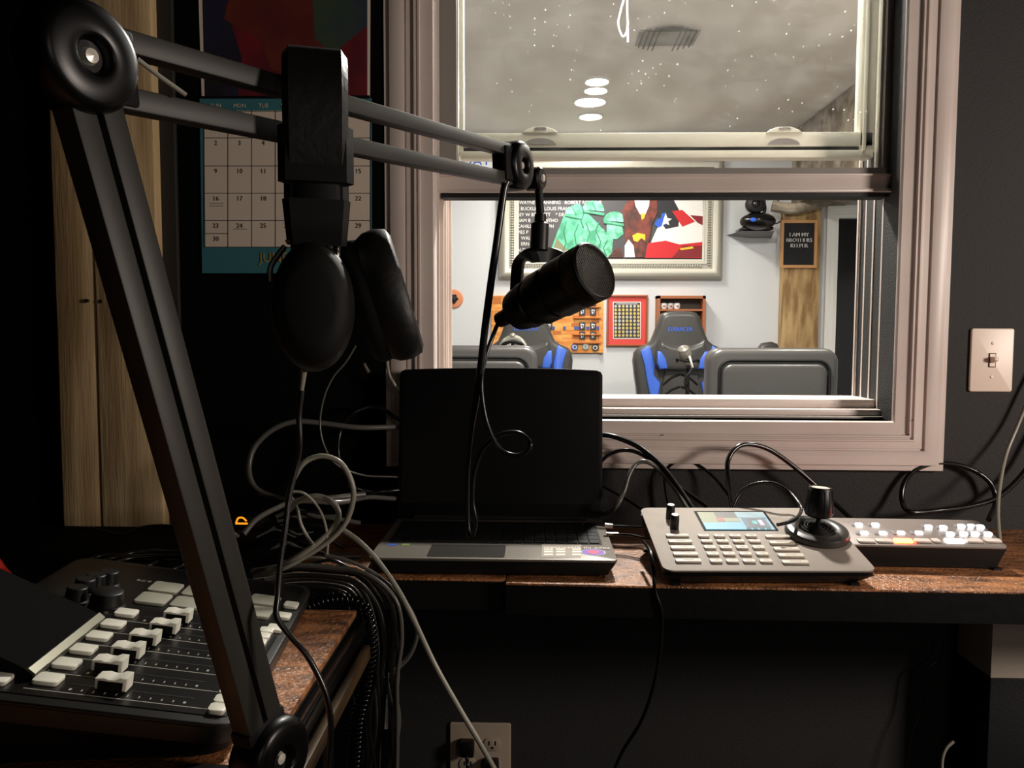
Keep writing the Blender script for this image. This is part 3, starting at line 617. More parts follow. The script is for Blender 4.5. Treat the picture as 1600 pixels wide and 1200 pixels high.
# yoke and collar
pc = tl+ax*Lm*.36; side = nrm if False else ax.cross(Vector((0, 0, 1))).normalized()
col0 = PD(844, 345, dpt); col1 = PD(842, 392, dpt)
MB(BLK).lathe([(0, 0), (.0085, 0), (.0115, .001), (.0115, .034), (.0075, .037), (.0075, .046), (.005, .047), (0, .047)], axis_m(col1, (col0-col1))).build('thread_collar', t)
y0 = col1+Vector((0, 0, -.002))
b = MB(BLK)
yk = []
for s_ in (-1, 1):
    yq = ((840, 398, 0), (822, 401, -.006), (811, 410, -.012), (808, 430, -.016), (806, 470, -.020)) if s_ < 0 else ((838, 398, 0), (862, 399, .008), (884, 408, .018), (893, 428, .024), (896, 446, .026))
    pts = [PD(a, b_, dpt+c) for a, b_, c in yq]; pe = pts[-1]
    P = fit(pts, 6)
    vs = []; fs = []
    for i, p in enumerate(P):
        tt = (P[min(i+1, len(P)-1)]-P[max(i-1, 0)]).normalized(); wv = tt.cross(side*s_).normalized()
        nv = wv.cross(tt).normalized()
        for a_, c_ in ((-1, -1), (1, -1), (1, 1), (-1, 1)): vs.append(p+wv*a_*.0095+nv*c_*.0020)
    for i in range(len(P)-1):
        for k in range(4): fs.append((i*4+k, i*4+(k+1) % 4, (i+1)*4+(k+1) % 4, (i+1)*4+k))
    fs.append((3, 2, 1, 0)); n_ = (len(P)-1)*4; fs.append((n_, n_+1, n_+2, n_+3)); b.add(vs, fs, BLK)
    b.cyl(pe-side*s_*.004, pe+side*s_*.008, .0115, .0095, BLK, 24)
b.build('yoke', t)
jk = PD(795, 484, .938)
MB(BLK).cyl(tl+ax*.004, tl-ax*.030, .011, .0095).build('cable_socket', t)
plug_end = tl-ax*.030

# ------------------------------------------------------------------ cables
NC = [0]
def cable(pts, r, m, label, cat='cable', name='cable', group=None, seg=7):
    P = [PD(*p) if len(p) == 3 and abs(p[0]) > 5 else Vector(p) for p in pts]
    o = MB(m).tube(P, r, m, 8, seg=seg).build(name, smooth=60); return tag(o, label, cat, group)
pe_ = plug_end
cable([tuple(pe_), (772, 520, .94), (758, 560, .93), (752, 600, .92), (760, 658, .92), (782, 702, .92), (812, 711, .92), (829, 695, .92), (812, 677, .925), (782, 679, .925), (756, 700, .925), (741, 738, .925), (738, 780, .925), (743, 815, .925), (736, 840, .93), (731, 815, .935), (731, 740, .935), (737, 670, .93), (748, 600, .925), (757, 520, .92), (766, 450, .91), (776, 380, .905), (787, 300, .90), (792, 284, .90)], lambda f: .0028 if f < .72 else min(.0046, .0028+(f-.72)*.03), RUB, 'black microphone cable looping down from the boom arm tip in front of the laptop')
cable([(655, 666, 1.372), (618, 667, 1.36), (560, 668, 1.33), (500, 661, 1.32), (460, 659, 1.31), (425, 672, 1.30), (397, 700, 1.29), (389, 735, 1.28), (400, 763, 1.27), (432, 778, 1.25), (470, 782, 1.2), (520, 778, 1.22), (570, 772, 1.25)], .0048, RUBG, 'thick dark grey cable making the biggest, widest loop left of the laptop')
cable([(655, 668, 1.372), (622, 655, 1.37), (600, 640, 1.37), (578, 636, 1.37), (552, 646, 1.36), (534, 668, 1.36), (528, 700, 1.35), (534, 735, 1.34), (546, 760, 1.3)], .004, RUB, 'black cable arching up against the window casing, just left of the laptop')
cable([(448, 812, 1.03), (452, 768, 1.0), (468, 732, .98), (485, 717, .98), (508, 713, .98), (533, 724, .98), (549, 752, .98), (552, 780, .98), (541, 815, .98), (518, 842, .98), (480, 868, .98), (440, 889, .98), (398, 900, 1.0)], .0034, RUBL, 'grey cable coloured pale as window-lit, in a tall open loop above the cable tangle')
cable([(448, 800, 1.03), (466, 783, 1.01), (490, 776, 1.0), (508, 779, 1.0), (524, 790, 1.0), (529, 808, .99), (518, 828, .985), (494, 850, .98), (462, 872, .98), (425, 893, .99)], .0040, RUBL, 'grey cable coloured pale as window-lit, in a smaller bend inside the tall loop')
cable([(455, 768, .99), (475, 771, .99), (495, 790, .99), (507, 815, .985), (512, 845, .98), (511, 866, .98)], .0018, RUBL, 'thin cord coloured pale as window-lit, curving down through the cable tangle')
cable([(452, 772, 1.02), (463, 792, 1.01), (466, 800, .985), (470, 818, .98), (480, 838, .98), (490, 852, .97)], .0022, RUBL, 'short thin cord coloured pale as window-lit, with a hooked top in the cable tangle')
cable([(530, 824, 1.0), (560, 845, 1.0), (590, 876, 1.0), (622, 922, .99), (648, 972, .98), (680, 1040, .97), (718, 1108, .97), (752, 1165, .97), (776, 1208, .97)], .0036, RUBL, 'long cable coloured pale as window-lit, running diagonally down past the desk edge towards the outlet')
cable([(508, 868, 1.0), (540, 875, 1.0), (580, 893, 1.0), (620, 925, 1.0), (645, 960, 1.0), (652, 990, 1.0), (640, 1025, 1.0), (615, 1050, 1.0), (600, 1062, 1.0)], .0026, RUBG, 'thin grey cable bulging outward in a curve below the desk corner')
bund = []
for k in range(14):
    f = k/13; x2 = 556+66*f+random.uniform(-5, 5); dd = 1.03-.05*f
    yy = 880+44*(1-f)+random.uniform(-5, 5)
    bund.append(([(395+random.uniform(-10, 40), yy+8, dd+.02), (455, yy, dd+.02), (505+14*f, yy-2+6*f, dd+.01), (540+32*f, yy+12, dd), (x2-8, yy+52, dd), (x2+2, yy+110, dd), (x2+random.uniform(-8, 6), 1060, dd), (x2+random.uniform(-10, 12), 1130, dd+.01), (x2+random.uniform(-14, 20), 1215, dd+.02)], random.choice((.0016, .002, .0026, .003)), random.choice((RUB, RUBG, RUBG))))
for k, (p, r_, m_) in enumerate(bund): cable(p, r_, m_, 'dark cable in the bundle spilling over the corner between the two desks', group='cables spilling over the desk corner', seg=5)
# flat mess behind the mixer
for k in range(16):
    x = 395+random.uniform(0, 60); y = 800+k*6.5; d_0 = .348*1200/(y+14-524)+.0; d_0 = min(max(d_0, .95), 1.25); l = random.uniform(70, 150)
    h_ = random.uniform(-6, 6)
    cable([(x, y, d_0), (x+l*.3, y-6+h_, d_0), (x+l*.65, y-4-h_, d_0-.005), (x+l, y+5+h_, d_0)], random.choice((.002, .003, .0038)), random.choice((RUB, RUB, RUBG)), 'dark cable lying in the flat tangle behind the mixer', group='cables tangled behind the mixer', seg=5)
# coiled cable
path = fit([PD(484, 946, 1.0), PD(510, 938, 1.0), PD(540, 936, 1.0), PD(562, 944, 1.0), PD(574, 965, 1.0), PD(579, 1000, 1.0), PD(577, 1040, 1.0), PD(571, 1080, 1.0), PD(560, 1125, 1.0), PD(556, 1170, 1.0), PD(552, 1215, 1.0)], 40)
hx = []; s_ = 0; last = path[0]
u = Vector((0, 0, 1)); P2 = []
for i, p in enumerate(path): s_ += (p-last).length; P2.append((s_, p)); last = p
tot = s_; pitch = .0062; n_ = int(tot/pitch*9); j = 0
for i in range(n_):
    s = tot*i/n_
    while j < len(P2)-2 and P2[j+1][0] < s: j += 1
    a0, pa = P2[j]; a1_, pb = P2[j+1]; f = (s-a0)/max(a1_-a0, 1e-9); p = pa+(pb-pa)*f; tt = (pb-pa).normalized(); u = (u-tt*u.dot(tt)).normalized(); v = tt.cross(u)
    an = 2*math.pi*i/9; hx.append(p+u*math.cos(an)*.0085+v*math.sin(an)*.0085)
tag(MB(BLKG).tube(hx, .0021, BLKG, 5, sm=False).build('coiled_cable', smooth=80), 'black coiled cable draped over the side desk corner', 'cable')
# around the right side of the laptop
cable([(905, 682, 1.373), (938, 679, 1.37), (965, 684, 1.36), (1000, 700, 1.35), (1035, 730, 1.33), (1062, 765, 1.30), (1082, 795, 1.27)], .0048, RUB, 'thick black cable arcing from behind the laptop down over the window casing')
cable([(905, 760, 1.37), (938, 722, 1.362), (958, 707, 1.36), (985, 704, 1.355), (1015, 718, 1.35), (1050, 752, 1.33), (1105, 792, 1.30)], .0036, RUB, 'medium black cable arching beside the laptop, just under the thickest one')
cable([(915, 800, 1.37), (944, 803, 1.35), (962, 792, 1.30), (975, 768, 1.31), (983, 742, 1.32), (995, 724, 1.33), (1012, 722, 1.33), (1032, 736, 1.33), (1058, 768, 1.30), (1075, 796, 1.27)], .0040, RUBG, 'grey cable bent in a tight hump between laptop and control panel')
cable([(910, 745, 1.375), (942, 760, 1.375), (975, 778, 1.36), (1003, 796, 1.34)], .0025, RUB, 'short thin black cable sloping down right of the laptop')
cable([(1046, 795, 1.39), (1040, 765, 1.39), (1040, 738, 1.39), (1056, 722, 1.39), (1085, 724, 1.39), (1115, 745, 1.38), (1145, 782, 1.36)], .0028, RUB, 'thin black cable looping faintly against the dark wall behind the control panel')
cable([(1144, 792, 1.27), (1139, 755, 1.30), (1137, 722, 1.32), (1150, 700, 1.33), (1172, 694, 1.34), (1205, 704, 1.35), (1248, 735, 1.36), (1292, 775, 1.36), (1335, 815, 1.34)], .0043, RUB, 'black cable in a high arch over the control panel, crossing the window casing')
cable([(1143, 795, 1.25), (1158, 768, 1.26), (1180, 756, 1.26), (1208, 755, 1.25), (1232, 768, 1.24), (1248, 786, 1.21), (1252, 798, 1.19), (1240, 813, 1.15), (1215, 820, 1.13)], .0028, RUB, 'thin black cable in a low arch ending on the control panel face')
cable([(1545, 812, 1.30), (1556, 782, 1.36), (1545, 752, 1.37), (1512, 731, 1.375), (1470, 724, 1.38), (1432, 733, 1.38), (1412, 757, 1.38), (1410, 785, 1.37), (1424, 800, 1.35), (1470, 797, 1.36), (1520, 790, 1.36), (1560, 776, 1.36), (1600, 738, 1.36), (1625, 690, 1.36), (1665, 560, 1.37), (1720, 330, 1.37)], .0045, RUB, 'black cable coiled in a wide loop on the wall behind the video switcher')
cable([(1700, 330, 1.365), (1640, 520, 1.365), (1612, 610, 1.36), (1590, 665, 1.36), (1572, 710, 1.35), (1562, 760, 1.32), (1559, 800, 1.27), (1561, 835, 1.22), (1563, 858, 1.20)], .0032, RUBL, 'pale cable hanging down the wall at the right edge behind the switcher')
cable([(1005, 845, 1.16), (1016, 862, 1.10), (1021, 892, 1.075), (1024, 925, 1.07), (1034, 960, 1.07), (1031, 1020, 1.08), (1019, 1080, 1.10), (1000, 1130, 1.14), (972, 1175, 1.18), (955, 1215, 1.2)], .0028, RUB, 'black cable dropping over the desk front between laptop and control panel')
cable([(1474, 1000, 1.385), (1468, 1028, 1.385), (1443, 1050, 1.385), (1439, 1080, 1.385), (1436, 1110, 1.385), (1424, 1150, 1.385), (1414, 1210, 1.385)], .0014, RUB, 'very thin black wire wandering down the wall under the desk')
cable([(1490, 1158, 1.28), (1478, 1170, 1.28), (1472, 1188, 1.28), (1472, 1215, 1.28)], .0028, RUBL, 'white cable curving out beside the black speaker box')
cable([(586, 220, 1.385), (592, 300, 1.385), (598, 360, 1.385), (602, 420, 1.385), (600, 500, 1.385)], .0012, RUBG, 'thin cord hanging by the left edge of the window casing')
cable([(604, 560, 1.35), (608, 585, 1.36), (616, 600, 1.36), (628, 618, 1.37)], .0030, RUBL, 'short pale cable running behind the top left corner of the laptop')
cable([(556, 540, 1.2), (540, 566, 1.2), (520, 590, 1.2), (506, 622, 1.2), (500, 660, 1.2), (506, 695, 1.2), (525, 725, 1.22), (565, 742, 1.25), (612, 745, 1.34), (655, 746, 1.37)], .0016, RUBG, 'thin grey wire curving in a wide C shape below the headphones')
cable([(555, 762, 1.25), (575, 768, 1.27), (600, 768, 1.33), (655, 762, 1.37)], .003, RUB, 'short black cable entering behind the lower left of the laptop lid')
cable([(380, 835, 1.1), (400, 812, 1.12), (430, 795, 1.15), (465, 783, 1.18), (530, 785, 1.2), (575, 777, 1.28), (615, 779, 1.35), (655, 779, 1.372)], .0042, RUBG, 'grey cable rising from behind the boom arm and running to the laptop')
cable([(300, 880, 1.0), (297, 850, 1.02), (320, 830, 1.05), (350, 826, 1.08), (372, 838, 1.1)], .003, RUBG, 'grey cable end curling behind the lower boom arm bars')
cable([(95, 830, 1.25), (140, 826, 1.25), (190, 836, 1.25), (225, 824, 1.25), (262, 822, 1.25), (300, 830, 1.24)], .003, RUB, 'black cable lying across the foot of the wooden post')
for k, (y, lab) in enumerate(((822, 'upper'), (835, 'lower'))):
    c = cable([(957, y, 1.24), (985, y+1, 1.23), (1010, y+3+4*k, 1.21), (1024, y+8, 1.19)], .0022, RUB, 'thin black plug-in lead at the right side of the laptop, the %s of two' % lab, name='usb_lead')
    MB(WHT if k == 0 else STEEL).tube([PD(945, y-1, 1.24), PD(957, y, 1.24)] if k == 0 else [PD(948, y-1, 1.24), PD(966, y, 1.24)], .004 if k == 0 else .0028, sm=False).build('plug', c)
# coiled cables lying left, beyond the mixer
for k in range(5):
    cx, cy = 250+random.uniform(-60, 60), 868+k*4; p = PZ(cx, cy, DZ+.004+.006*k); rr = random.uniform(.05, .09)
    tag(MB(RUB).tube([p+Vector((rr*math.cos(a), rr*.6*math.sin(a), .002*math.sin(3*a))) for a in [j*.5 for j in range(15)]], .003).build('cable', smooth=60), 'black cable coil lying in the dark behind the mixer', 'cable', 'cable coils behind the mixer')
# red handle, amber lit box
p = PZ(2, 910, DZ); b = MB(mat('red_plastic', (190, 28, 14), .35)); b.tube([p+Vector((-.03, .01, .018)), p+Vector((-.012, 0, .030)), p+Vector((0, 0, .016)), p+Vector((.012, -.003, .008))], lambda f: .010-.003*f); b.tube([p+Vector((-.03, -.01, .010)), p+Vector((.0, -.01, .010))], .008, sm=False)
tag(b.build('clamp_handle'), 'small bright red plastic clamp handle at the far left edge', 'clamp')
p = PZ(378, 826, DZ); t = thing('power_strip', p, 'small black power box with an amber glowing light behind the boom arm', 'power strip')
MB(BLKM).span(p+Vector((-.05, 0, 0)), p+Vector((.035, .05, .022)), bev=.003).build('body', t)
b = MB(emi('amber_light', (255, 150, 30), 1.3)); q = p+Vector((0, -.001, .013)); b.tube([q+Vector((-.010, 0, -.002)), q+Vector((-.006, 0, .006)), q+Vector((.002, 0, .007)), q+Vector((.009, 0, .001))], .0016); b.span(q+Vector((-.011, -.001, -.005)), q+Vector((.011, .001, -.002)))
b.build('indicator_light', t)

# ------------------------------------------------------------------ headphones
hc = .58
t = thing('headphones', PD(495, 575, .60), 'black over-ear headphones hung over the upper boom arm bars', 'headphones')
hv = Vector((-.27, .963, 0)).normalized(); hs = Vector((hv.y, -hv.x, 0))
top = PD(492, 90, .585)
def band(name, prof_pts, wfun, thk, m, cx=0):
    P = fit(prof_pts, 8); vs = []; fs = []
    for i, (a, z) in enumerate([(p.x, p.y) for p in P]):
        f = i/(len(P)-1); q0 = P[max(i-1, 0)]; q1 = P[min(i+1, len(P)-1)]; tx, tz = q1.x-q0.x, q1.y-q0.y; L_ = math.hypot(tx, tz); nx, nz = -tz/L_, tx/L_
        w_ = wfun(f)
        c = top+hv*a+Vector((0, 0, z))
        for sx_1, st in ((-1, 0), (-.8, 1), (.8, 1), (1, 0), (.8, -1), (-.8, -1)):
            vs.append(c+hs*(sx_1*w_/2+cx)+(hv*nx+Vector((0, 0, nz)))*st*thk/2)
    n = 6
    for i in range(len(P)-1):
        for k in range(n): fs.append((i*n+k, i*n+(k+1) % n, (i+1)*n+(k+1) % n, (i+1)*n+k))
    fs.append(tuple(range(n))[::-1]); fs.append(tuple((len(P)-1)*n+k for k in range(n)))
    return MB(m).add(vs, fs, m).build(name, t, smooth=50)
arch = [(-.040, -.098, 0), (-.044, -.070, 0), (-.042, -.035, 0), (-.028, -.010, 0), (0, -.002, 0), (.030, -.010, 0), (.050, -.040, 0), (.056, -.075, 0), (.056, -.100, 0)]
band('headband', arch, lambda f: .047-.004*abs(f-.5), .012, FOAM)
for sg, a0 in ((-1, -.040), (1, .056)):
    band('slider_housing', [(a0-.002*sg, -.062, 0), (a0, -.080, 0), (a0-.001, -.102, 0)], lambda f: .053, .014, BLK)
    band('slider', [(a0, -.098, 0), (a0, -.112, 0), (a0, -.126, 0)], lambda f: .033, .006, BLKM)
    band('yoke_block', [(a0, -.114, 0), (a0, -.130, 0), (a0+.002, -.146, 0)], lambda f: .048-.006*f, .014, BLK)
def cup(center, nd, ry, rz, thk, lean):
    # nd: outward direction of the cup (away from the ear)
    z = Vector(nd).normalized(); M_ = axis_m(center, z, Vector((z.y, -z.x, 0))) @ Matrix.Rotation(lean, 4, 'Z')
    S = M_ @ Matrix.Diagonal((ry, rz, 1, 1))
    o = MB(BLKM, BLK).lathe([(0, thk*.5), (.55, thk*.5), (.80, thk*.42), (.94, thk*.2), (1.0, -.004), (.98, -.010)], S, BLKM, 40).build('ear_cup', t, smooth=60)
    MB(FOAM).lathe([(.98, -.010), (1.05, -.016), (1.07, -.025), (1.02, -.034), (.9, -.037), (.72, -.034), (.62, -.026), (.6, -.012)], S, None, 40).build('ear_pad', o, smooth=60)
    return o, M_
nc = PD(487, 476, .545); fc = PD(566, 474, .61)
cup(nc, (-hv.x-.05, -hv.y, .03), .028, .045, .028, 0)
cup(fc, (-.95, -.14, -.29), .034, .050, .012, R(0))
# steel yoke arms and hinges
for p0_, p1_2, p2_ in ((PD(520, 372, .57), PD(526, 395, .565), PD(520, 412, .565)), (PD(445, 385, .555), PD(424, 415, .55), PD(422, 440, .55))):
    MB(STEEL).tube([p0_, p1_2, p2_], .0022).build('yoke_wire', t)
MB(mat('pale_hinge', (214, 208, 186), .4)).ell(PD(519, 379, .575), (.0065, .006, .0045)).build('hinge_cap', t)
MB(STEEL).tube([PD(447, 378, .55), PD(458, 374, .55), PD(470, 370, .55)], .0016).build('yoke_wire', t)
MB(STEEL).tube([PD(569, 568, .62), PD(574, 578, .62), PD(577, 582, .62)], .0013).build('rivet', t)
MB(RUBL).tube([PD(476, 574, .57), PD(474, 590, .57), PD(471, 612, .57)], lambda f: .0024-.0008*f).build('cable_plug', t)
MB(RUB).tube([PD(*p) for p in ((471, 610, .57), (467, 650, .57), (468, 690, .57), (464, 725, .57), (452, 775, .565), (445, 830, .56), (438, 880, .555), (434, 930, .55), (432, 962, .545), (450, 990, .545), (478, 1022, .545), (500, 1062, .545), (513, 1100, .545), (517, 1145, .545), (511, 1215, .545))], .0022).build('cable', t, smooth=60)

# ------------------------------------------------------------------ calendar
CY = WY-.0125
t = thing('wall_calendar', PY(447, 428, CY), 'June wall calendar with teal border and colourful picture page, on the wall', 'calendar')
PAP = mat('calendar_paper', (236, 222, 204), .8); TEAL = mat('calendar_teal', (58, 122, 132), .8); INK = mat('calendar_ink', (40, 36, 34), .8); GOLD = mat('calendar_gold', (176, 146, 70), .8)
b = MB(TEAL, PAP, INK, GOLD); b.px([(313, 154), (581, 154), (581, 427), (317, 427)], CY, TEAL, .003)
CS = CY-.003; xs = [319+37.1*k for k in range(8)]; ys = [174, 215.5, 259.3, 302, 344.5, 386]
b.px([(319, 173), (579, 173), (579, 386), (321, 386)], CS, PAP, .0004); CS -= .0004
for x in xs: b.px([(x-.5, 173), (x+.5, 173), (x+.5, 386), (x-.5, 386)], CS, INK, .0003)
for y in ys: b.px([(320, y-.5), (579, y-.5), (579, y+.5), (320, y+.5)], CS, INK, .0003)
b.px([(320, 364.5), (356, 364.5), (356, 365.5), (320, 365.5)], CS, INK, .0003)
def wtext(b, s, x, y, hpx, Y, m, al='CENTER', sx=1.0):
    p = PY(x, y+hpx/2, Y); b.text(s, hpx*Y/1200*1.43, m, Matrix(((sx, 0, 0, p.x), (0, 0, -1, Y), (0, 1, 0, p.z), (0, 0, 0, 1))), align=al)
for r_, row in enumerate(((0, 0, 0, 0, 0, 0, 1), (2, 3, 4, 5, 6, 7, 8), (9, 10, 11, 12, 13, 14, 15), (16, 17, 18, 19, 20, 21, 22), (23, 24, 25, 26, 27, 28, 29))):
    for c, n in enumerate(row):
        if n: wtext(b, str(n), xs[c]+18.5, ys[r_]+8, 7, CS-.0003, INK)
wtext(b, '30', xs[0]+18.5, 373, 7, CS-.0003, INK)
for c, n in enumerate('SUN MON TUE WED THU FRI SAT'.split()): wtext(b, n, xs[c]+18.5, 165, 6, CS-.0003, PAP)
for c, y in ((0, 318), (0, 322), (1, 358)): b.px([(xs[c]+8, y-.4), (xs[c]+30, y-.4), (xs[c]+30, y+.4), (xs[c]+8, y+.4)], CS, INK, .0002)
wtext(b, 'JUNE', 428, 402, 15, CS-.0005, GOLD, sx=.95)
b.build('date_page', t, smooth=0)
b = MB(mat('print_navy', (34, 36, 62), .7, c2=(24, 22, 34), scale=12), PAP)
b.px([(309, -60), (579, -60), (578, 151), (316, 153)], CY, PAP, .002); Y2 = CY-.002
RED = mat('print_red', (122, 22, 34), .7, c2=(86, 18, 30), scale=10); GRN = mat('print_green', (58, 76, 54), .7, c2=(44, 56, 74), scale=9); ORG = mat('print_orange', (112, 44, 26), .7, c2=(92, 26, 26), scale=8)
b.px([(315, -60), (574, -60), (574, 149), (320, 150)], Y2, MATS['print_navy'], .0003)
b.px([(372, 150), (378, 90), (352, 10), (400, -60), (574, -60), (574, 149)], Y2, RED, .0005)
b.px([(500, -60), (574, -60), (574, 40), (520, 84), (492, 60), (488, 0)], Y2, GRN, .0007)
b.px([(350, 30), (372, -60), (490, -60), (486, 20), (505, 60), (508, 95), (460, 118), (424, 108), (404, 60)], Y2, ORG, .0006)
b.build('picture_page', t, smooth=0)
MB(BLKM).px([(316, 151), (578, 150), (578, 155), (315, 155)], CY, None, .004).build('binding', t)

# ------------------------------------------------------------------ light switch, outlet
def plate(mb, x0, y0, x1, y1, Y, m, t_=.0055):
    a = PY(x0, y0, Y); c = PY(x1, y1, Y); mb.prism(rrect(min(a.x, c.x), min(a.z, c.z), max(a.x, c.x), max(a.z, c.z), .004), 0, t_, m, Matrix(((1, 0, 0, 0), (0, 0, -1, Y), (0, 1, 0, 0), (0, 0, 0, 1))), bev=.0022, seg=3); return (a+c)/2
SWM = mat('ivory_switch_plastic', (244, 226, 210), .38)
b = MB(SWM); c0 = plate(b, 1516, 513, 1578.5, 612, WY, SWM)
t = thing('light_switch', (c0.x, WY, c0.z-.057), 'ivory toggle light switch on the dark wall right of the window', 'light switch')
b.build('plate', t)
b = MB(SWM, BLKM); b.box((c0.x, WY-.0058, c0.z), (.012, .002, .025), BLKM); b.box((c0.x, WY-.0062, c0.z), (.0095, .002, .0225), SWM)
b.prism([(0, -.004), (.014, .002), (.014, .008), (0, .008)], -.004, .004, SWM, Matrix(((0, 0, 1, c0.x), (-1, 0, 0, WY-.006), (0, 1, 0, c0.z-.002), (0, 0, 0, 1))), bev=.0008); b.build('toggle', t)
for s_ in (-1, 1): MB(SWM).lathe([(0, .0015), (.0022, .0012), (.0032, 0)], axis_m((c0.x, WY-.0055, c0.z+s_*.030), (0, -1, 0)), n=12).build('screw', t)
b = MB(SWM); OP = mat('dull_ivory_plastic', (176, 160, 142), .45); b = MB(OP); c0 = plate(b, 703, 1127, 798, 1225, WY, OP)
t = thing('wall_outlet', (c0.x, WY, c0.z-.057), 'ivory double wall outlet low on the wall with black plugs', 'outlet')
b.build('plate', t)
for sx_1 in (-.023, .023):
    for sz_ in (.020, -.020):
        cx = c0.x+sx_1; cz = c0.z+sz_; b = MB(OP, BLKM)
        b.prism([(cx+.0165*math.cos(a), cz+max(-.0125, min(.0125, .0165*math.sin(a)))) for a in [k*math.pi/12 for k in range(24)]], .0055, .0075, OP, Matrix(((1, 0, 0, 0), (0, 0, -1, WY), (0, 1, 0, 0), (0, 0, 0, 1))), bev=.0006)
        for q in (-.006, .006): b.box((cx+q, WY-.0078, cz+.003), (.002, .001, .008), BLKM)
        b.box((cx, WY-.0078, cz-.006), (.004, .001, .004), BLKM); b.build('socket', t)
def plug(cx, cz, lab, drop):
    tt = thing('power_plug', (cx, WY-.02, cz-.02), lab, 'plug'); MB(BLK).box((cx, WY-.0205, cz), (.026, .024, .028), BLK, bev=.004).build('body', tt)
    MB(RUB).tube([(cx, WY-.03, cz-.012), (cx+.002, WY-.04, cz-.03), (cx+drop, WY-.03, cz-.07), (cx+drop, WY-.02, cz-.2)], .0035).build('cord', tt)
plug(c0.x-.023, c0.z+.020, 'black plug in the upper left socket of the wall outlet', -.008)
plug(c0.x+.023, c0.z-.016, 'black plug in the lower right socket of the wall outlet', .006)
p = PD(603, 1060, 1.0); tag(MB(WHT).prism([(-.0012, 0), (.001, 0), (.003, -.068), (-.002, -.068)], 0, .0006, None, Matrix(((1, 0, 0, p.x), (0, 0, -1, p.y), (0, 1, 0, p.z), (0, 0, 0, 1))) @ Matrix.Rotation(R(3), 4, 'Y')).build('cable_tag', smooth=0), 'narrow white paper tag hanging from the cable bundle', 'tag')
# black box and cream block, lower right
q0 = PY(1548, 1060, 1.29); xL = q0.x; zb_ = q0.z
tag(MB(mat('black_vinyl', (24, 25, 28), .5, bump=.1, bscale=200)).span((xL, 1.29, 0), (xL+.42, WY-.002, zb_), bev=.0015).build('speaker_cabinet'), 'black speaker cabinet standing against the wall under the desk, lower right', 'speaker')
tag(MB(mat('cream_painted_wood', (240, 224, 206), .6)).span((xL+.001, 1.292, zb_), (xL+.30, WY-.004, DZ-.047), bev=.001).build('wood_block'), 'pale cream block wedged between the desk and the black speaker cabinet', 'block')

# ================================================================== the far room
WM = lambda Y: Matrix(((1, 0, 0, 0), (0, 0, -1, Y), (0, 1, 0, 0), (0, 0, 0, 1)))
FS = FY-.001
def pr(poly, Y): return [(PY(x, y, Y).x, PY(x, y, Y).z) for x, y in poly]
def circ(cx, cy, rx, ry=None, n=20, a0=0, a1=360): ry = rx if ry is None else ry; return [(cx+rx*math.cos(R(a0+(a1-a0)*k/n)), cy+ry*math.sin(R(a0+(a1-a0)*k/n))) for k in range(n)]
# large framed painting
FRM = mat('silver_frame', (168, 164, 152), .35, metal=.4); FRD = mat('dark_frame_line', (70, 66, 58), .5)
p0_ = PY(780, 436, FS); p1_ = PY(1130, 247, FS)
x0, z0, x1, z1 = p0_.x, p0_.z, p1_.x, p1_.z
t = thing('framed_painting', ((x0+x1)/2, FS, z0), 'large silver framed memorial painting with green helmeted figures, eagle and flag', 'painting')
fw_ = (PY(1130, 300, FS).x-PY(1099, 300, FS).x)
fp = [(0, 0), (0, .018), (.012, .02), (.014, .028), (.030, .030), (.032, .024), (.058, .024), (.062, .036), (.085, .045), (.105, .046), (.115, .040), (fw_, .034), (fw_, 0)]
b = MB(FRM, FRD); frame_sweep(b, x0+fw_, z0+fw_, x1-fw_, z1-fw_, fp, FS, FRM)
for k in range(int((x1-x0-.2)/.016)): b.ell((x0+fw_*.62+.01+.016*k, FS-.024, z0+fw_*.62+.004), (.0072, .008, .013), FRM, None, 4)
for s_ in (x0+fw_*.66, x1-fw_*.66):
    for k in range(int((z1-z0-.1)/.016)): b.ell((s_, FS-.024, z0+fw_*.7+.016*k), (.013, .008, .0072), FRM, None, 4)
b.build('frame', t, smooth=40)
CV = mat('canvas_charcoal', (66, 64, 66), .6); CW = mat('canvas_white', (222, 218, 214), .6); CRD = mat('canvas_red', (190, 26, 34), .6); CG = mat('canvas_green', (96, 190, 148), .6, c2=(58, 140, 108), scale=14)
CGL = mat('canvas_pale_green', (130, 212, 172), .6, c2=(70, 150, 118), scale=20); CBR = mat('canvas_brown', (118, 52, 40), .6, c2=(66, 34, 28), scale=16); CYL = mat('canvas_yellow', (226, 180, 40), .6); CBL = mat('canvas_blue', (34, 84, 190), .6); CDK = mat('canvas_black', (34, 32, 38), .6); CDR = mat('canvas_dark_red', (120, 16, 26), .6)
b = MB(CV); Yc = FS-.004; b.span((x0+fw_-.01, Yc, z0+fw_-.01), (x1-fw_+.01, FS, z1-fw_+.01), CV)
Y = [Yc]
def L(poly, m, t_=.0012): b.px(poly, Y[0], m, t_); Y[0] -= .0003
for s, x, y in (('WAYNE F MANNING   ROBERT ROY MUR', 811, 316), ('E BUCKLEY    LOUIS FRANK     J ROUGH', 808, 325.6), ('LEY W BENNETT    * DEAN', 808, 335), ('LIAM B      & ANTHO', 808, 344), ('CAHILL      JOSEPH', 808, 353), ('MES P        REY', 808, 362.3), ('WAL        K', 814, 371.6), ('ERN', 814, 380.6), ('ALD A', 808, 390)):
    p = PY(x, y+3, Yc-.0005); b.text(s, .031, CW, Matrix(((.92, 0, 0, p.x), (0, 0, -1, Yc-.0005), (0, 1, 0, p.z), (0, 0, 0, 1))))
L([(860, 392), (872, 360), (880, 340), (892, 322), (905, 318), (915, 330), (935, 350), (948, 366), (960, 402), (862, 402)], CG)
L([(895, 402), (905, 370), (915, 350), (925, 345), (945, 360), (950, 402)], CGL)
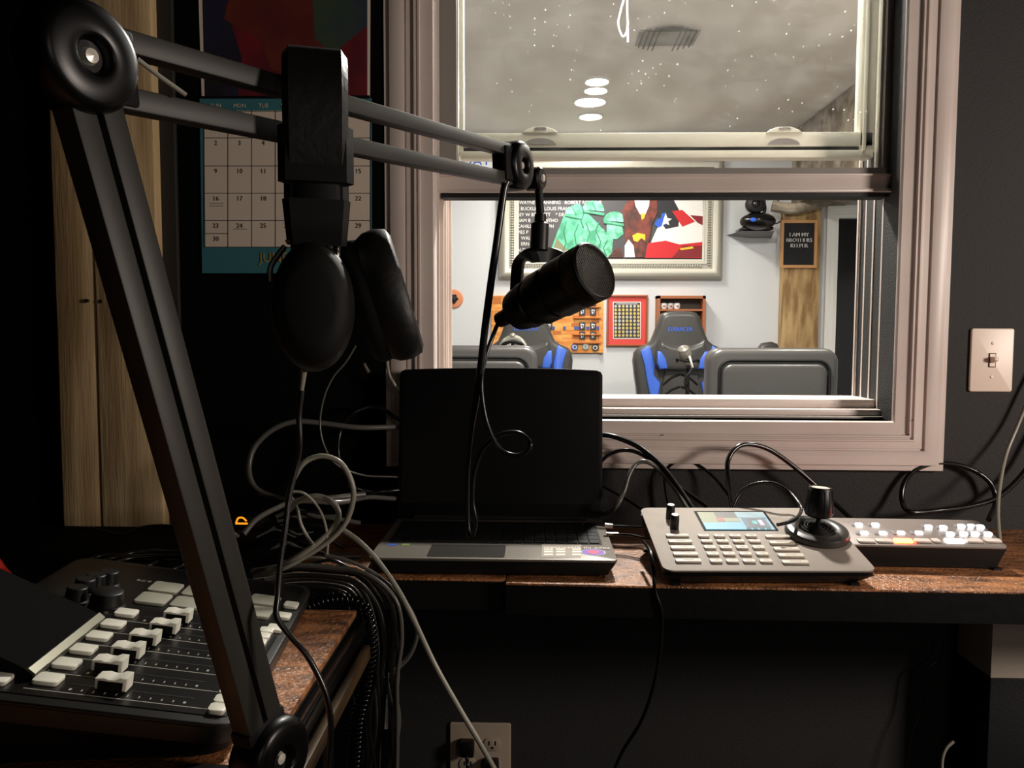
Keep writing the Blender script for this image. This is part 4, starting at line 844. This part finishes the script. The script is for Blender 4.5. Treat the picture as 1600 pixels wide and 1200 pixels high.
L([(862, 398), (870, 372), (888, 392), (884, 402)], mat('canvas_olive', (120, 118, 88), .6))
for cx, cy, r_ in ((896, 334, 13), (927, 328, 17), (960, 345, 17)):
    L(circ(cx, cy, r_, r_*.85, 20, 180, 378), CGL); L([(cx-r_, cy), (cx+r_+2, cy+5), (cx+r_, cy+8), (cx-r_+2, cy+5)], CG)
L([(948, 350), (972, 352), (974, 366), (964, 374), (948, 372)], CGL); L([(932, 380), (948, 362), (958, 372), (955, 402), (936, 402)], CGL); L([(912, 402), (918, 362), (932, 358), (930, 402)], CG)
DG = mat('canvas_deep_green', (44, 112, 86), .6)
for ln in ([(903, 350), (897, 365), (900, 385), (893, 402)], [(915, 348), (921, 365), (914, 385), (918, 402)], [(936, 346), (930, 360), (938, 378), (930, 400)], [(884, 345), (880, 362), (884, 380), (876, 396)], [(908, 322), (912, 332), (907, 345), (911, 356)], [(948, 376), (942, 388), (947, 400)]):
    L([(x, y) for x, y in ln]+[(x+1.6, y) for x, y in ln[::-1]], DG, .0008)
for cx, cy, r_ in ((896, 334, 13), (927, 328, 17), (960, 345, 17)): L([(cx-r_, cy+2.5), (cx+r_, cy+8), (cx+r_, cy+9.2), (cx-r_, cy+4)], DG, .0008); L([(cx-2, cy-r_*.8), (cx, cy-r_*.8), (cx+5, cy+1), (cx+3.5, cy+1)], CG, .0008)
L([(950, 402), (958, 392), (968, 386), (972, 394), (974, 402)], CBR)
L([(972, 330), (985, 305), (1030, 290), (1028, 330), (1018, 352), (1010, 402), (978, 402), (976, 360)], CBR)
L([(976, 402), (976, 384), (982, 374), (990, 384), (992, 402)], CW)
L([(989, 300), (1016, 300), (1014, 322), (1008, 336), (1000, 335), (993, 322)], CW); L([(1001, 334), (1008, 333), (1007, 340), (1003, 344)], CYL); L([(988, 368), (996, 364), (1008, 366), (1008, 376), (1002, 372), (996, 378), (990, 376)], CYL)
L([(1028, 300), (1098, 300), (1098, 402), (1008, 402), (1020, 372), (1032, 345)], CW)
L([(1026, 300), (1046, 300), (1062, 330), (1060, 354), (1040, 358), (1028, 340)], CDK)
L([(1030, 340), (1036, 352), (1028, 356), (1022, 350)], CBL); L([(1034, 334), (1040, 332), (1041, 352), (1030, 350)], CBL)
L([(1037, 342), (1040, 333), (1043, 341), (1050, 342), (1044, 346), (1046, 352), (1040, 349), (1034, 353), (1036, 346)], CW)
L([(1048, 300), (1060, 300), (1098, 312), (1098, 330), (1078, 322)], CW)
L([(1060, 300), (1098, 300), (1098, 310), (1076, 308)], CRD)
L([(1050, 330), (1066, 328), (1086, 346), (1066, 354)], CRD); L([(1078, 336), (1098, 338), (1098, 352), (1090, 348)], CDR)
L([(1012, 380), (1040, 376), (1062, 382), (1098, 378), (1098, 403), (1008, 403)], CRD); L([(1066, 384), (1098, 384), (1098, 402), (1050, 403)], CDR)
L([(1062, 388), (1082, 385), (1084, 388), (1064, 391)], CYL)
b.build('canvas', t, smooth=0)

# orange wooden plaque with tiles
t = thing('wooden_plaque', PY(856, 550, FS), 'orange wood display board with small framed tiles and round badges, behind the microphone', 'display board')
ORW = mat('orange_wood', (228, 164, 84), .55, c2=(206, 128, 54), scale=7, stretch=(1, 1, 6)); ORD = mat('orange_wood_dark', (186, 104, 40), .55); TB = mat('tile_black', (46, 46, 52), .5); BB = mat('badge_blue', (60, 84, 150), .5)
b = MB(ORW, ORD); b.px([(768, 462), (942, 462), (942, 551), (900, 551), (768, 546)], FS, ORW, .02)
random.seed(3)
for r_ in range(14):
    for c in range(11):
        if random.random() < .55: x = 770+c*15.5+random.uniform(-3, 3); y = 463+r_*6; 
        else: continue
        if x+13 > 936: continue
        b.px([(x, y), (x+13, y), (x+13, y+5.2), (x, y+5.2)], FS-.02, random.choice((ORW, ORD, ORW)), .0015+.001*random.random())
for y in (479, 496, 522, 535): b.px([(896, y), (939, y), (939, y+1.6), (896, y+1.6)], FS-.02, ORD, .02)
b.px([(936, 462), (942, 462), (942, 551), (936, 551)], FS-.02, ORW, .012)
b.build('board', t, smooth=0)
def tile(x, y, w_, h_): q = MB(TB, CW); q.px([(x, y), (x+w_, y), (x+w_, y+h_), (x, y+h_)], FS-.022, TB, .008); q.px([(x+2, y+2), (x+w_-2, y+3), (x+w_-3, y+h_-4), (x+3, y+h_-2)], FS-.030, CW, .0006); q.px([(x+3, y+4), (x+w_-3, y+5), (x+w_-4, y+h_-3)], FS-.0307, TB, .0006); q.build('tile', t)
for y in (466, 481, 503.5, 518.5):
    for x in (905, 922): tile(x, y, 9.5, 12)
tile(854, 504, 9, 11)
q = MB(BB); 
for xa, xb in ((862, 867), (880, 884), (897, 905), (916, 921), (932, 936)): q.px([(xa, 510), (xb, 510), (xb, 515), (xa, 515)], FS-.0225, BB, .003)
q.build('ribbon', t, smooth=0)
for x, y, m in ((898, 542, BB), (915, 541, mat('badge_grey', (140, 150, 150), .4)), (930, 543, TB)): q = MB(m, CW); q.px(circ(x, y, 5.5), FS-.0225, m, .006); q.px(circ(x, y, 3.6), FS-.0286, CW, .0006); q.px(circ(x, y+.5, 2.3), FS-.0293, m, .0006); q.build('badge', t, smooth=0)

# red mat coin frame
t = thing('coin_display_frame', PY(979, 541, FS), 'red matted frame of gold coins hung below the painting', 'framed display')
b = MB(mat('walnut_moulding', (150, 84, 50), .5)); a = PY(947, 541, FS); c = PY(1012, 461, FS); frame_sweep(b, a.x+.012, a.z+.012, c.x-.012, c.z-.012, [(0, 0), (0, .014), (.003, .02), (.012, .018), (.012, 0)], FS, None); b.build('frame', t, smooth=0)
MB(mat('red_mat_board', (206, 66, 58), .6)).px([(949.5, 463.5), (1009.5, 463.5), (1009.5, 538.5), (949.5, 538.5)], FS, None, .006).build('mat_board', t, smooth=0)
b = MB(TB, CW); b.px([(957.5, 471.5), (1001.5, 471.5), (1001, 529.5), (958, 529.5)], FS-.006, CW, .001); b.px([(959, 473), (1000, 473), (1000, 528), (959, 528)], FS-.007, TB, .001)
COIN = mat('gold_coin', (206, 184, 110), .4, metal=.3); COIS = mat('silver_coin', (190, 188, 176), .4, metal=.3)
for r_ in range(9):
    for c in range(7):
        x = 962+c*5.9; y = 478.5+r_*5.7; b.px(circ(x, y, 2.1, 2.3, 8), FS-.008, random.choice((COIN, COIN, COIS)), .002)
b.px([(963, 474.3), (996, 474.3), (996, 475.3), (963, 475.3)], FS-.008, CW, .0005)
b.build('coin_panel', t, smooth=0)

# small shadow box with cups
t = thing('shadow_box', PY(1064, 560, FS), 'brown wooden shadow box shelf behind the right gaming chair', 'shelf')
BX = mat('brown_wood', (158, 92, 54), .5); a = PY(1026, 560, FS-.09); c = PY(1103, 462, FS-.09)
b = MB(BX); th_ = .018
b.span((a.x, FS-.09, a.z), (a.x+th_, FS, c.z)); b.span((c.x-th_, FS-.09, a.z), (c.x, FS, c.z)); b.span((a.x, FS-.09, c.z-th_), (c.x, FS, c.z)); b.span((a.x, FS-.09, a.z), (c.x, FS, a.z+th_)); b.build('case', t, smooth=0)
MB(mat('dark_backing', (60, 52, 46), .7)).span((a.x+th_, FS-.012, a.z+th_), (c.x-th_, FS, c.z-th_)).build('back_panel', t, smooth=0)
shz = PY(1060, 483, FS-.06).z; MB(BX).span((a.x+th_, FS-.085, shz-.012), (c.x-th_, FS-.012, shz)).build('shelf', t, smooth=0)
for k, (x, m, l) in enumerate(((1037, CW, 'small white cup with a dark mark, leftmost on the shadow box shelf'), (1047.5, mat('clear_grey', (190, 188, 184), .25), 'grey glassy cup in the middle of the shadow box shelf'), (1057.5, CW, 'small white ball-like cup, right of the others on the shadow box shelf'))):
    p = PY(x, 483, FS-.05); b = MB(m, CDR); b.lathe([(0, 0), (.016, 0), (.021, .012), (.021, .030), (.018, .038), (.014, .036), (0, .034)], Matrix.Translation((p.x, FS-.05, shz)), m, 16)
    b.lathe([(.0214, .014), (.0214, .022)], Matrix.Translation((p.x, FS-.05, shz)), CDR, 8, R(-110), R(-70)); tag(b.build('cup'), l, 'cup')

# round wooden plate with black lens
p = PY(709, 467, FS)
t = thing('wall_medallion', (p.x, FS, p.z-.06), 'round orange wooden medallion with black centre on the far wall', 'wall decoration')
MB(mat('terracotta_wood', (206, 132, 92), .5)).lathe([(0, .012), (.040, .012), (.056, .010), (.062, .004), (.062, 0)], axis_m((p.x, FS, p.z), (0, -1, 0)), None, 32).build('plate', t)
b = MB(BLK, BB); b.lathe([(0, .03), (.018, .028), (.026, .018), (.027, .010)], axis_m((p.x-.002, FS, p.z), (0, -1, 0)), BLK, 20)
for k in range(6): b.lathe([(0, .022), (.007, .020), (.008, .010)], axis_m((p.x-.002+.026*math.cos(k), FS, p.z+.026*math.sin(k)), (0, -1, 0)), BLK, 10)
b.build('knob', t)
# blue letters beyond the gap between the sashes
p = PY(722, 258, FS); tag(MB(mat('white_card', (222, 224, 226), .6), CBL).px([(700, 222), (772, 222), (772, 262), (700, 262)], FS, MATS['white_card'], .004).text('DAY', .07, CBL, Matrix(((1.3, 0, 0, PY(722, 258, FS).x), (0, 0, -1, FS-.0045), (0, 1, 0, p.z), (0, 0, 0, 1)))).build('wall_sign', smooth=0), 'white wall sign with blue lettering glimpsed between the window sashes', 'sign')

# PTZ camera on bracket
cY = 4.80; s = cY/1200
t = thing('conference_camera', PY(1183, 358, cY), 'black swivel video camera with a blue badge, mounted high on the far wall', 'camera')
def W_(x, y, Y=cY): return PY(x, y, Y)
MB(BLKG).ell(W_(1184, 346), (27*s, .085, 13.5*s), None, None, 20).build('base', t)
MB(BLKG).span(W_(1160, 359), W_(1209, 354)+Vector((0, .17, 0)), bev=.006).build('mount_plate', t)
b = MB(BLK); b.tube([W_(1192, 338), W_(1195, 325), W_(1192, 310)], .011); b.tube([W_(1170, 330), W_(1172, 318)], .009); b.build('swivel_arm', t)
hd_ = MB(BLK).lathe([(0, -.05), (.045, -.045), (.058, -.02), (.058, .03), (.05, .045), (.030, .05), (.028, .035), (0, .035)], axis_m(W_(1180, 319), (-.1, -1, -.05)), None, 28).build('camera_head', t)
MB(BLKG).lathe([(0, .04), (.018, .039), (.027, .034)], axis_m(W_(1180, 319), (-.1, -1, -.05)), None, 20).build('lens', hd_)
MB(emi('blue_badge', (40, 110, 240), .8)).ell(W_(1177, 343, cY-.082), (.018, .008, .012), None, None, 8).build('badge', t)
b = MB(mat('grey_bracket', (118, 118, 122), .6)); bp_ = [W_(1160, 360), W_(1209, 360)]
b.add([W_(1158, 361), W_(1210, 361), W_(1212, 361)+Vector((0, .2, 0)), W_(1148, 361)+Vector((0, .2, 0)), PY(1170, 372, 5.0), PY(1205, 372, 5.0)], [(0, 1, 2, 3), (0, 3, 4), (1, 5, 2), (0, 4, 5, 1), (3, 2, 5, 4)]); b.build('bracket', t, smooth=0)
MB(RUB).tube([W_(1207, 350), W_(1216, 348, 4.9), PY(1222, 340, 4.97), PY(1219, 322, 4.97), PY(1212, 305, 4.97)], .005).build('cable', t)

# rough pine post, letter board and timber beam
a = PY(1213, 614, FS); c = PY(1275, 330, FS)
tag(MB(FWOOD).span((a.x, FS-.10, 0), (c.x, FS, 1.93), bev=.004).build('wooden_post'), 'rough pale pine post on the far wall under the letter board', 'post')
tag(MB(STONE).span((a.x+.06, WB+.3, 1.93), (a.x+.40, FS-.001, CH-.001), bev=.012).build('ceiling_beam'), 'rough hewn beam running along the ceiling of the far room', 'beam')
b = MB(STONE); b.tube([PY(1206, 322, 4.88), PY(1240, 326, 4.86), PY(1275, 318, 4.86), PY(1300, 308, 4.85)], .035); tag(b.build('wood_slab'), 'rough bark-edged slab of wood across the top of the pine post', 'wood slab')
LY = FS-.10
a = PY(1217.5, 419, LY); c = PY(1276.5, 344.5, LY)
t = thing('letter_board', ((a.x+c.x)/2, LY, a.z), 'black felt letter board in an oak frame, reading I AM MY BROTHERS KEEPER', 'letter board')
b = MB(mat('oak_frame', (178, 130, 82), .5)); frame_sweep(b, a.x+.018, a.z+.018, c.x-.018, c.z-.018, [(0, 0), (0, .02), (.018, .02), (.018, 0)], LY, None); b.build('frame', t, smooth=0)
b = MB(mat('black_felt', (26, 26, 28), .9), CW); b.span((a.x+.015, LY-.010, a.z+.015), (c.x-.015, LY, c.z-.015))
for k in range(24): z = a.z+.02+k*(c.z-a.z-.04)/24; b.span((a.x+.018, LY-.0115, z), (c.x-.018, LY-.010, z+.006), MATS['black_felt'])
for s_, y in (('I AM MY', 367), ('BROTHERS', 375.5), ('KEEPER', 384)):
    p = PY(1247.5, y+2.8, LY); 
    for dx in (-.0009, .0009): b.text(s_, .0325, CW, Matrix(((1.02, 0, 0, p.x+dx), (0, 0, -1, LY-.0118), (0, 1, 0, p.z), (0, 0, 0, 1))), align='CENTER')
b.build('felt_panel', t, smooth=0)
MB(STEEL).tube([PY(1318, 604, 4.9), PY(1350, 584, 4.9)], .014, sm=False)
# gaming chairs
GY = 4.3
def chair_poly(pts, Y=GY): return [(p.x, p.z) for p in [PY(x, y, Y) for x, y in pts]]
def mir(pts, c=1063): return pts+[(2*c-x, y) for x, y in pts[::-1] if abs(x-c) > .6]
cx_ = PY(1063, 560, GY).x
t = thing('gaming_chair', (cx_, GY+.25, 0), 'black and blue gaming chair with lumbar pillow, right one, before the shadow box', 'gaming chair')
half = [(1063, 486), (1080, 486.5), (1089, 489), (1094, 495), (1098, 508), (1103, 522), (1108, 533), (1116, 539), (1128, 544), (1134, 551), (1136, 564), (1134, 585), (1131, 605), (1128, 640), (1122, 700), (1063, 700)]
BK = MB(LEATH, BLUE)
BK.prism(chair_poly(mir(half)), -.02, .09, LEATH, WM(GY+.08), bev=.03, seg=4)
bk = BK.build('backrest', t, smooth=60)
b = MB(LEATH); b.prism(chair_poly(mir([(1063, 548), (1088, 548), (1091, 560), (1088, 580), (1093, 600), (1095, 700), (1063, 700)])), .07, .105, LEATH, WM(GY+.08), bev=.012, seg=3)
b.build('back_cushion', bk, smooth=60)
BLP = [(1126, 548), (1112, 540), (1108, 552), (1104, 570), (1105, 585), (1095, 598), (1099, 622), (1098, 680), (1108, 680), (1110, 622), (1117, 590), (1120, 570)]
MB(BLUE).prism(chair_poly(BLP), .086, .108, BLUE, WM(GY+.08), bev=.008).build('side_panel', bk, smooth=60)
MB(BLUE).prism(chair_poly([(2126-x, y) for x, y in BLP][::-1]), .086, .108, BLUE, WM(GY+.08), bev=.008).build('side_panel', bk, smooth=60)
for k, yo in enumerate((0, 19)):
    bb = MB(BLKM); 
    for sg in (1, -1): bb.tube([PY(1063+sg*1, 585+yo, GY-.026), PY(1063+sg*14, 590+yo, GY-.026), PY(1063+sg*27, 601+yo, GY-.026)], .006, sm=False)
    bb.build('seam', bk)
b = MB(BLUE); p = PY(1063, 517.5, GY-.012)
for dx in (-.0012, .0012): b.text('DXRACER', .033, BLUE, Matrix(((.9, 0, 0, p.x+dx), (0, 0, -1, GY-.0125), (0, 1, 0, p.z), (0, 0, 0, 1))), align='CENTER')
b.build('logo', bk, smooth=0)
pil = [(1063, 541), (1078, 540), (1090, 535), (1097, 530.5), (1100, 540), (1104, 556), (1104, 568), (1100, 577), (1063, 579)]
pm = [(x, y) for x, y in pil]; po = MB(LEATH).prism(chair_poly(mir(pm)), .09, .16, LEATH, WM(GY+.08), bev=.028, seg=5).build('lumbar_pillow', t, smooth=60)
for pl_ in ([(1102, 548), (1096, 549), (1089, 560), (1086, 575), (1099, 576), (1102.5, 566)],):
    for fn in (lambda p: p, lambda p: (2126-p[0], p[1])): MB(BLUE).prism(chair_poly([fn(p) for p in pl_]), .13, .164, BLUE, WM(GY+.08), bev=.008).build('pillow_end', po, smooth=60)
bz = .48
MB(LEATH).span((cx_-.27, GY-.42, bz-.10), (cx_+.27, GY+.08, bz), bev=.04, M=None).build('seat', t, smooth=60)
MB(BLKM).cyl((cx_, GY-.17, .10), (cx_, GY-.17, bz-.10), .03).build('gas_column', t)
b = MB(BLKM)
for k in range(5): a_ = R(72*k+20); e_ = Vector((cx_+.31*math.cos(a_), GY-.17+.31*math.sin(a_), .07)); b.tube([(cx_, GY-.17, .12), tuple(e_)], .022, sm=False); b.ell(tuple(e_-Vector((0, 0, .038))), (.03, .03, .032), None, None, 8)
b.build('star_base', t)
for sg in (-1, 1):
    b = MB(BLKM); xx = cx_+sg*.315; b.span((xx-.05, GY-.30, .66), (xx+.05, GY-.04, .70), bev=.012); b.span((xx-.02, GY-.19, .42), (xx+.02, GY-.13, .66)); b.span((cx_+sg*.2, GY-.19, .38), (xx+.02*sg, GY-.13, .42)); b.build('armrest', t)
dup(t, Matrix.Translation((PY(823, 560, GY).x-cx_, 0, 0)), 'black and blue gaming chair, left one, partly behind leather office chair and boom microphone')

# leather office chairs seen from behind
def office(x0p, y0p, x1p, y1p, Yo, label, zt):
    a = PY(x0p, 620, Yo); c = PY(x1p, y1p, Yo); x0, x1 = a.x, c.x; zb = .58; xm = (x0+x1)/2
    t = thing('office_chair', (xm, Yo-.2, 0), label, 'office chair')
    b = MB(LEATH); b.prism(rrect(x0, zb, x1, zt, .05, 6), -.05, .05, LEATH, WM(Yo+.05), bev=.022, seg=4); bk = b.build('backrest', t, smooth=60)
    b = MB(LEATH); b.prism(rrect(x0+.045, zb+.04, x1-.045, zt-.055, .035, 6), .045, .066, LEATH, WM(Yo+.05), bev=.014, seg=4); b.build('back_panel', bk, smooth=60)
    P = [Vector((x, Yo-.004, z)) for x, z in rrect(x0+.036, zb+.03, x1-.036, zt-.044, .042, 6)]; MB(BLKM).tube(P+[P[0]], .0055, sm=False).build('piping', bk, smooth=60)
    MB(LEATH).span((x0+.02, Yo+.05, .40), (x1-.02, Yo+.52, .50), bev=.04).build('seat', t, smooth=60)
    MB(BLKM).span((xm-.04, Yo+.0, .42), (xm+.04, Yo+.08, .62)).build('back_bracket', t); MB(BLKM).cyl((xm, Yo+.28, .10), (xm, Yo+.28, .41), .028).build('gas_column', t)
    b = MB(BLKM)
    for k in range(5): a_ = R(72*k); e_ = Vector((xm+.30*math.cos(a_), Yo+.28+.30*math.sin(a_), .07)); b.tube([(xm, Yo+.28, .12), tuple(e_)], .02, sm=False); b.ell(tuple(e_-Vector((0, 0, .038))), (.03, .03, .032), None, None, 8)
    b.build('star_base', t); return t
office(1107, 545, 1313, 547, 2.75, 'wide black leather office chair back, seen close through the window on the right', PY(1200, 544, 2.75).z)
office(634, 541, 840, 541, 2.85, 'wide black leather office chair back, seen above the left half of the laptop', PY(760, 540, 2.85).z)
b = MB(LEATH); b.prism(chair_poly([(1183, 560), (1185, 545), (1192, 536), (1206, 534), (1214, 537), (1218, 545), (1220, 560), (1222, 614), (1181, 614)], 4.75), -.03, .05, LEATH, WM(4.78), bev=.02, seg=3)
t = thing('office_chair', (PY(1200, 560, 4.75).x, 4.6, 0), 'small rounded black chair top peeking over the right leather office chair', 'office chair')
b.build('backrest', t, smooth=60); xm = PY(1200, 560, 4.75).x
MB(LEATH).span((xm-.18, 4.35, .44), (xm+.18, 4.80, .76), bev=.03).build('seat', t); MB(BLKM).cyl((xm, 4.6, .0), (xm, 4.6, .45), .03, .03).build('gas_column', t)
# round-the-table microphones
TY = 3.55; TZ = .76
t = thing('conference_table', (.4, TY, 0), 'dark conference table between the chairs of the far room, just below the sill line', 'table')
MB(mat('dark_table_top', (60, 48, 40), .4)).span((-.9, 3.25, TZ-.04), (1.35, 3.85, TZ), bev=.005).build('tabletop', t)
for x in (-.8, 1.25): MB(BLKM).span((x-.04, 3.35, 0), (x+.04, 3.75, TZ-.041)).build('leg', t)
MY = 3.6
t = thing('microphone', PY(1076, 620, MY), 'silver-grey microphone on a thin stand in front of the right gaming chair', 'microphone')
MG = mat('satin_grey_metal', (146, 142, 132), .35, metal=.5)
p = PY(1073, 560, MY); hp = PY(1069, 549, MY-.03)
b = MB(MG); b.lathe([(0, 0), (.018, .002), (.024, .010), (.025, .05), (.030, .055), (.030, .075), (.026, .095), (.014, .104), (0, .106)], axis_m(p+Vector((.012, .02, -.03)), Vector((-.35, -.45, .8))), None, 24); b.build('body', t)
MB(BLKM).tube([PY(1058, 566, MY), PY(1058, 561, MY), PY(1066, 563, MY-.04), PY(1080, 565, MY-.04), PY(1091, 563, MY), PY(1091, 568, MY)], .006).build('yoke', t)
MB(BLKM).cyl((PY(1075, 566, MY).x, MY, TZ), PY(1075, 566, MY), .010, .008).build('stand', t)
MB(BLKM).cyl((PY(1075, 566, MY).x, MY, TZ), (PY(1075, 566, MY).x, MY, TZ+.012), .06).build('base', t)
MB(WHT).tube([PY(1077, 556, MY-.05), PY(1080, 566, MY-.05), PY(1082, 574, MY-.04)], .005).build('plug', t)
MB(BLK).tube([PY(1082, 573, MY-.04), PY(1078, 582, MY-.05), PY(1071, 590, MY-.05), PY(1070, 602, MY-.05), PY(1075, 614, MY-.04), PY(1076, 625, MY-.02)], .004).build('cord', t)
t = thing('microphone', PY(801, 560, MY), 'domed silver-grey microphone on a stand in front of the left gaming chair', 'microphone')
b = MB(MG); P = [PY(785, 541, MY), PY(790, 533, MY), PY(801, 528.5, MY), PY(812, 532, MY), PY(819, 541, MY)]; b.tube(P, .016, MG, 10); b.ell(PY(801, 525, MY), (.016, .018, .014), MG, None, 10); b.build('body', t)
b = MB(BLKM); b.tube([PY(783, 543, MY-.02), PY(788, 537, MY-.03), PY(801, 534, MY-.04), PY(814, 537, MY-.03), PY(820, 543, MY-.02)], .008); b.build('yoke', t)
p = PY(801, 536, MY); MB(BLKM).cyl((p.x, MY, TZ), p, .010, .008).build('stand', t); MB(BLKM).cyl((p.x, MY, TZ), (p.x, MY, TZ+.012), .06).build('base', t)

# ceiling fittings
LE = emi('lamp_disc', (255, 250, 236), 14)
LZ = CH-.012
def lamp(x, y, r, label, power, grp=None):
    p = Vector((x, y, CH)); t = thing('ceiling_light_or_ghost', p, label, 'ceiling light', grp)
    MB(WHT).lathe([(r, -.004), (r+.006, -.010), (r+.014, -.006), (r+.016, 0)], Matrix.Translation(p), None, 32).build('trim_ring', t)
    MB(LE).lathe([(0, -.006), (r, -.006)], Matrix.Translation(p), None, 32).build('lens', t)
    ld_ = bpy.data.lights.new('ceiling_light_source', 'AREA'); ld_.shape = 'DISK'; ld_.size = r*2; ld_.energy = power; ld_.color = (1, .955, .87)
    lo = bpy.data.objects.new('ceiling_light_source', ld_); COL.objects.link(lo); lo.location = (0, 0, -.013); lo.parent = t; lo.visible_camera = False
PW = 1.0
for (x, y, r, lab, pw) in ((933, 126, .055, 'glass reflection built as a lamp disc, topmost of the four seen through the upper pane', 13), (931, 140, .055, 'glass reflection built as a lamp disc, second from top of the four seen through the upper pane', 13),
                       (922, 158, .080, 'largest and brightest round ceiling lamp seen through the upper pane', 30), (923, 181, .062, 'glass reflection built as a lamp disc, lowest of the four seen through the upper pane', 13)):
    p = PZ(x, y, CH); lamp(p.x, p.y, r, lab, pw*PW*.45)  # only the largest is a lamp; the others are its glass reflections built as discs
lamp(.39, 2.32, .075, 'recessed ceiling lamp just beyond the window, above the frame', 82*PW)
lamp(-1.3, 3.1, .075, 'unseen ceiling lamp added to even the light in the left half of the far room', 4*PW)  # unseen lamp, added to even out the far room's light
lamp(1.4, 2.75, .075, 'unseen ceiling lamp added to even the light in the right half of the far room', 19*PW)  # likewise added out of view, to brighten the right side
v0, v1 = PZ(1000, 47, CH), PZ(1072, 69, CH)
t = thing('ceiling_vent', (.55, 3.1, CH), 'pale slatted ceiling vent seen through the dusty upper pane', 'vent')
VM = mat('vent_grey', (170, 166, 158), .6)
b = MB(VM); b.span((v0.x, v1.y, CH-.008), (v1.x+.03, v0.y, CH), bev=.002); b.build('frame', t)
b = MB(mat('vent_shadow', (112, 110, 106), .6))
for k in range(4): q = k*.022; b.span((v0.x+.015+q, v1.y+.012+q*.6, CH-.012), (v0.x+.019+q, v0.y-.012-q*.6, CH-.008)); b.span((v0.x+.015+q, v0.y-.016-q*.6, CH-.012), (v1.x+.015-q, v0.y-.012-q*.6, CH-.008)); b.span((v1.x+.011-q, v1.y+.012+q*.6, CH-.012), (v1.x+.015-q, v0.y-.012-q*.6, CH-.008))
b.build('slats', t, smooth=0)
Yp = 2.75; tag(MB(WHT).tube([PY(977, -60, Yp), PY(976, -10, Yp), PY(970, 15, Yp), PY(966, 38, Yp), PY(973, 57, Yp), PY(980, 45, Yp), PY(980, 10, Yp), PY(979, -60, Yp)], .0032).tube([PY(981, 44, Yp), PY(981, 66, Yp)], .0028, sm=False).build('pull_cord'), 'looped white pull cord hanging from the ceiling of the far room', 'cord')

# warm near-room lamp at right, then an unseen fill added behind the camera
def area(n, loc, at, size, power, col):
    l = bpy.data.lights.new(n, 'AREA'); l.shape = 'SQUARE'; l.size = size; l.energy = power; l.color = col; o = bpy.data.objects.new(n, l); COL.objects.link(o)
    o.location = loc; o.rotation_euler = (Vector(at)-Vector(loc)).to_track_quat('-Z', 'Y').to_euler(); o.visible_camera = False; return o
area('near_room_lamp', (1.75, .25, 1.32), (.2, 1.4, .98), .3, 19, (1, .86, .76))
area('near_room_added_fill', (1.05, -1.25, 1.5), (.2, 1.4, 1.0), .4, 1.9, (1, .88, .78))
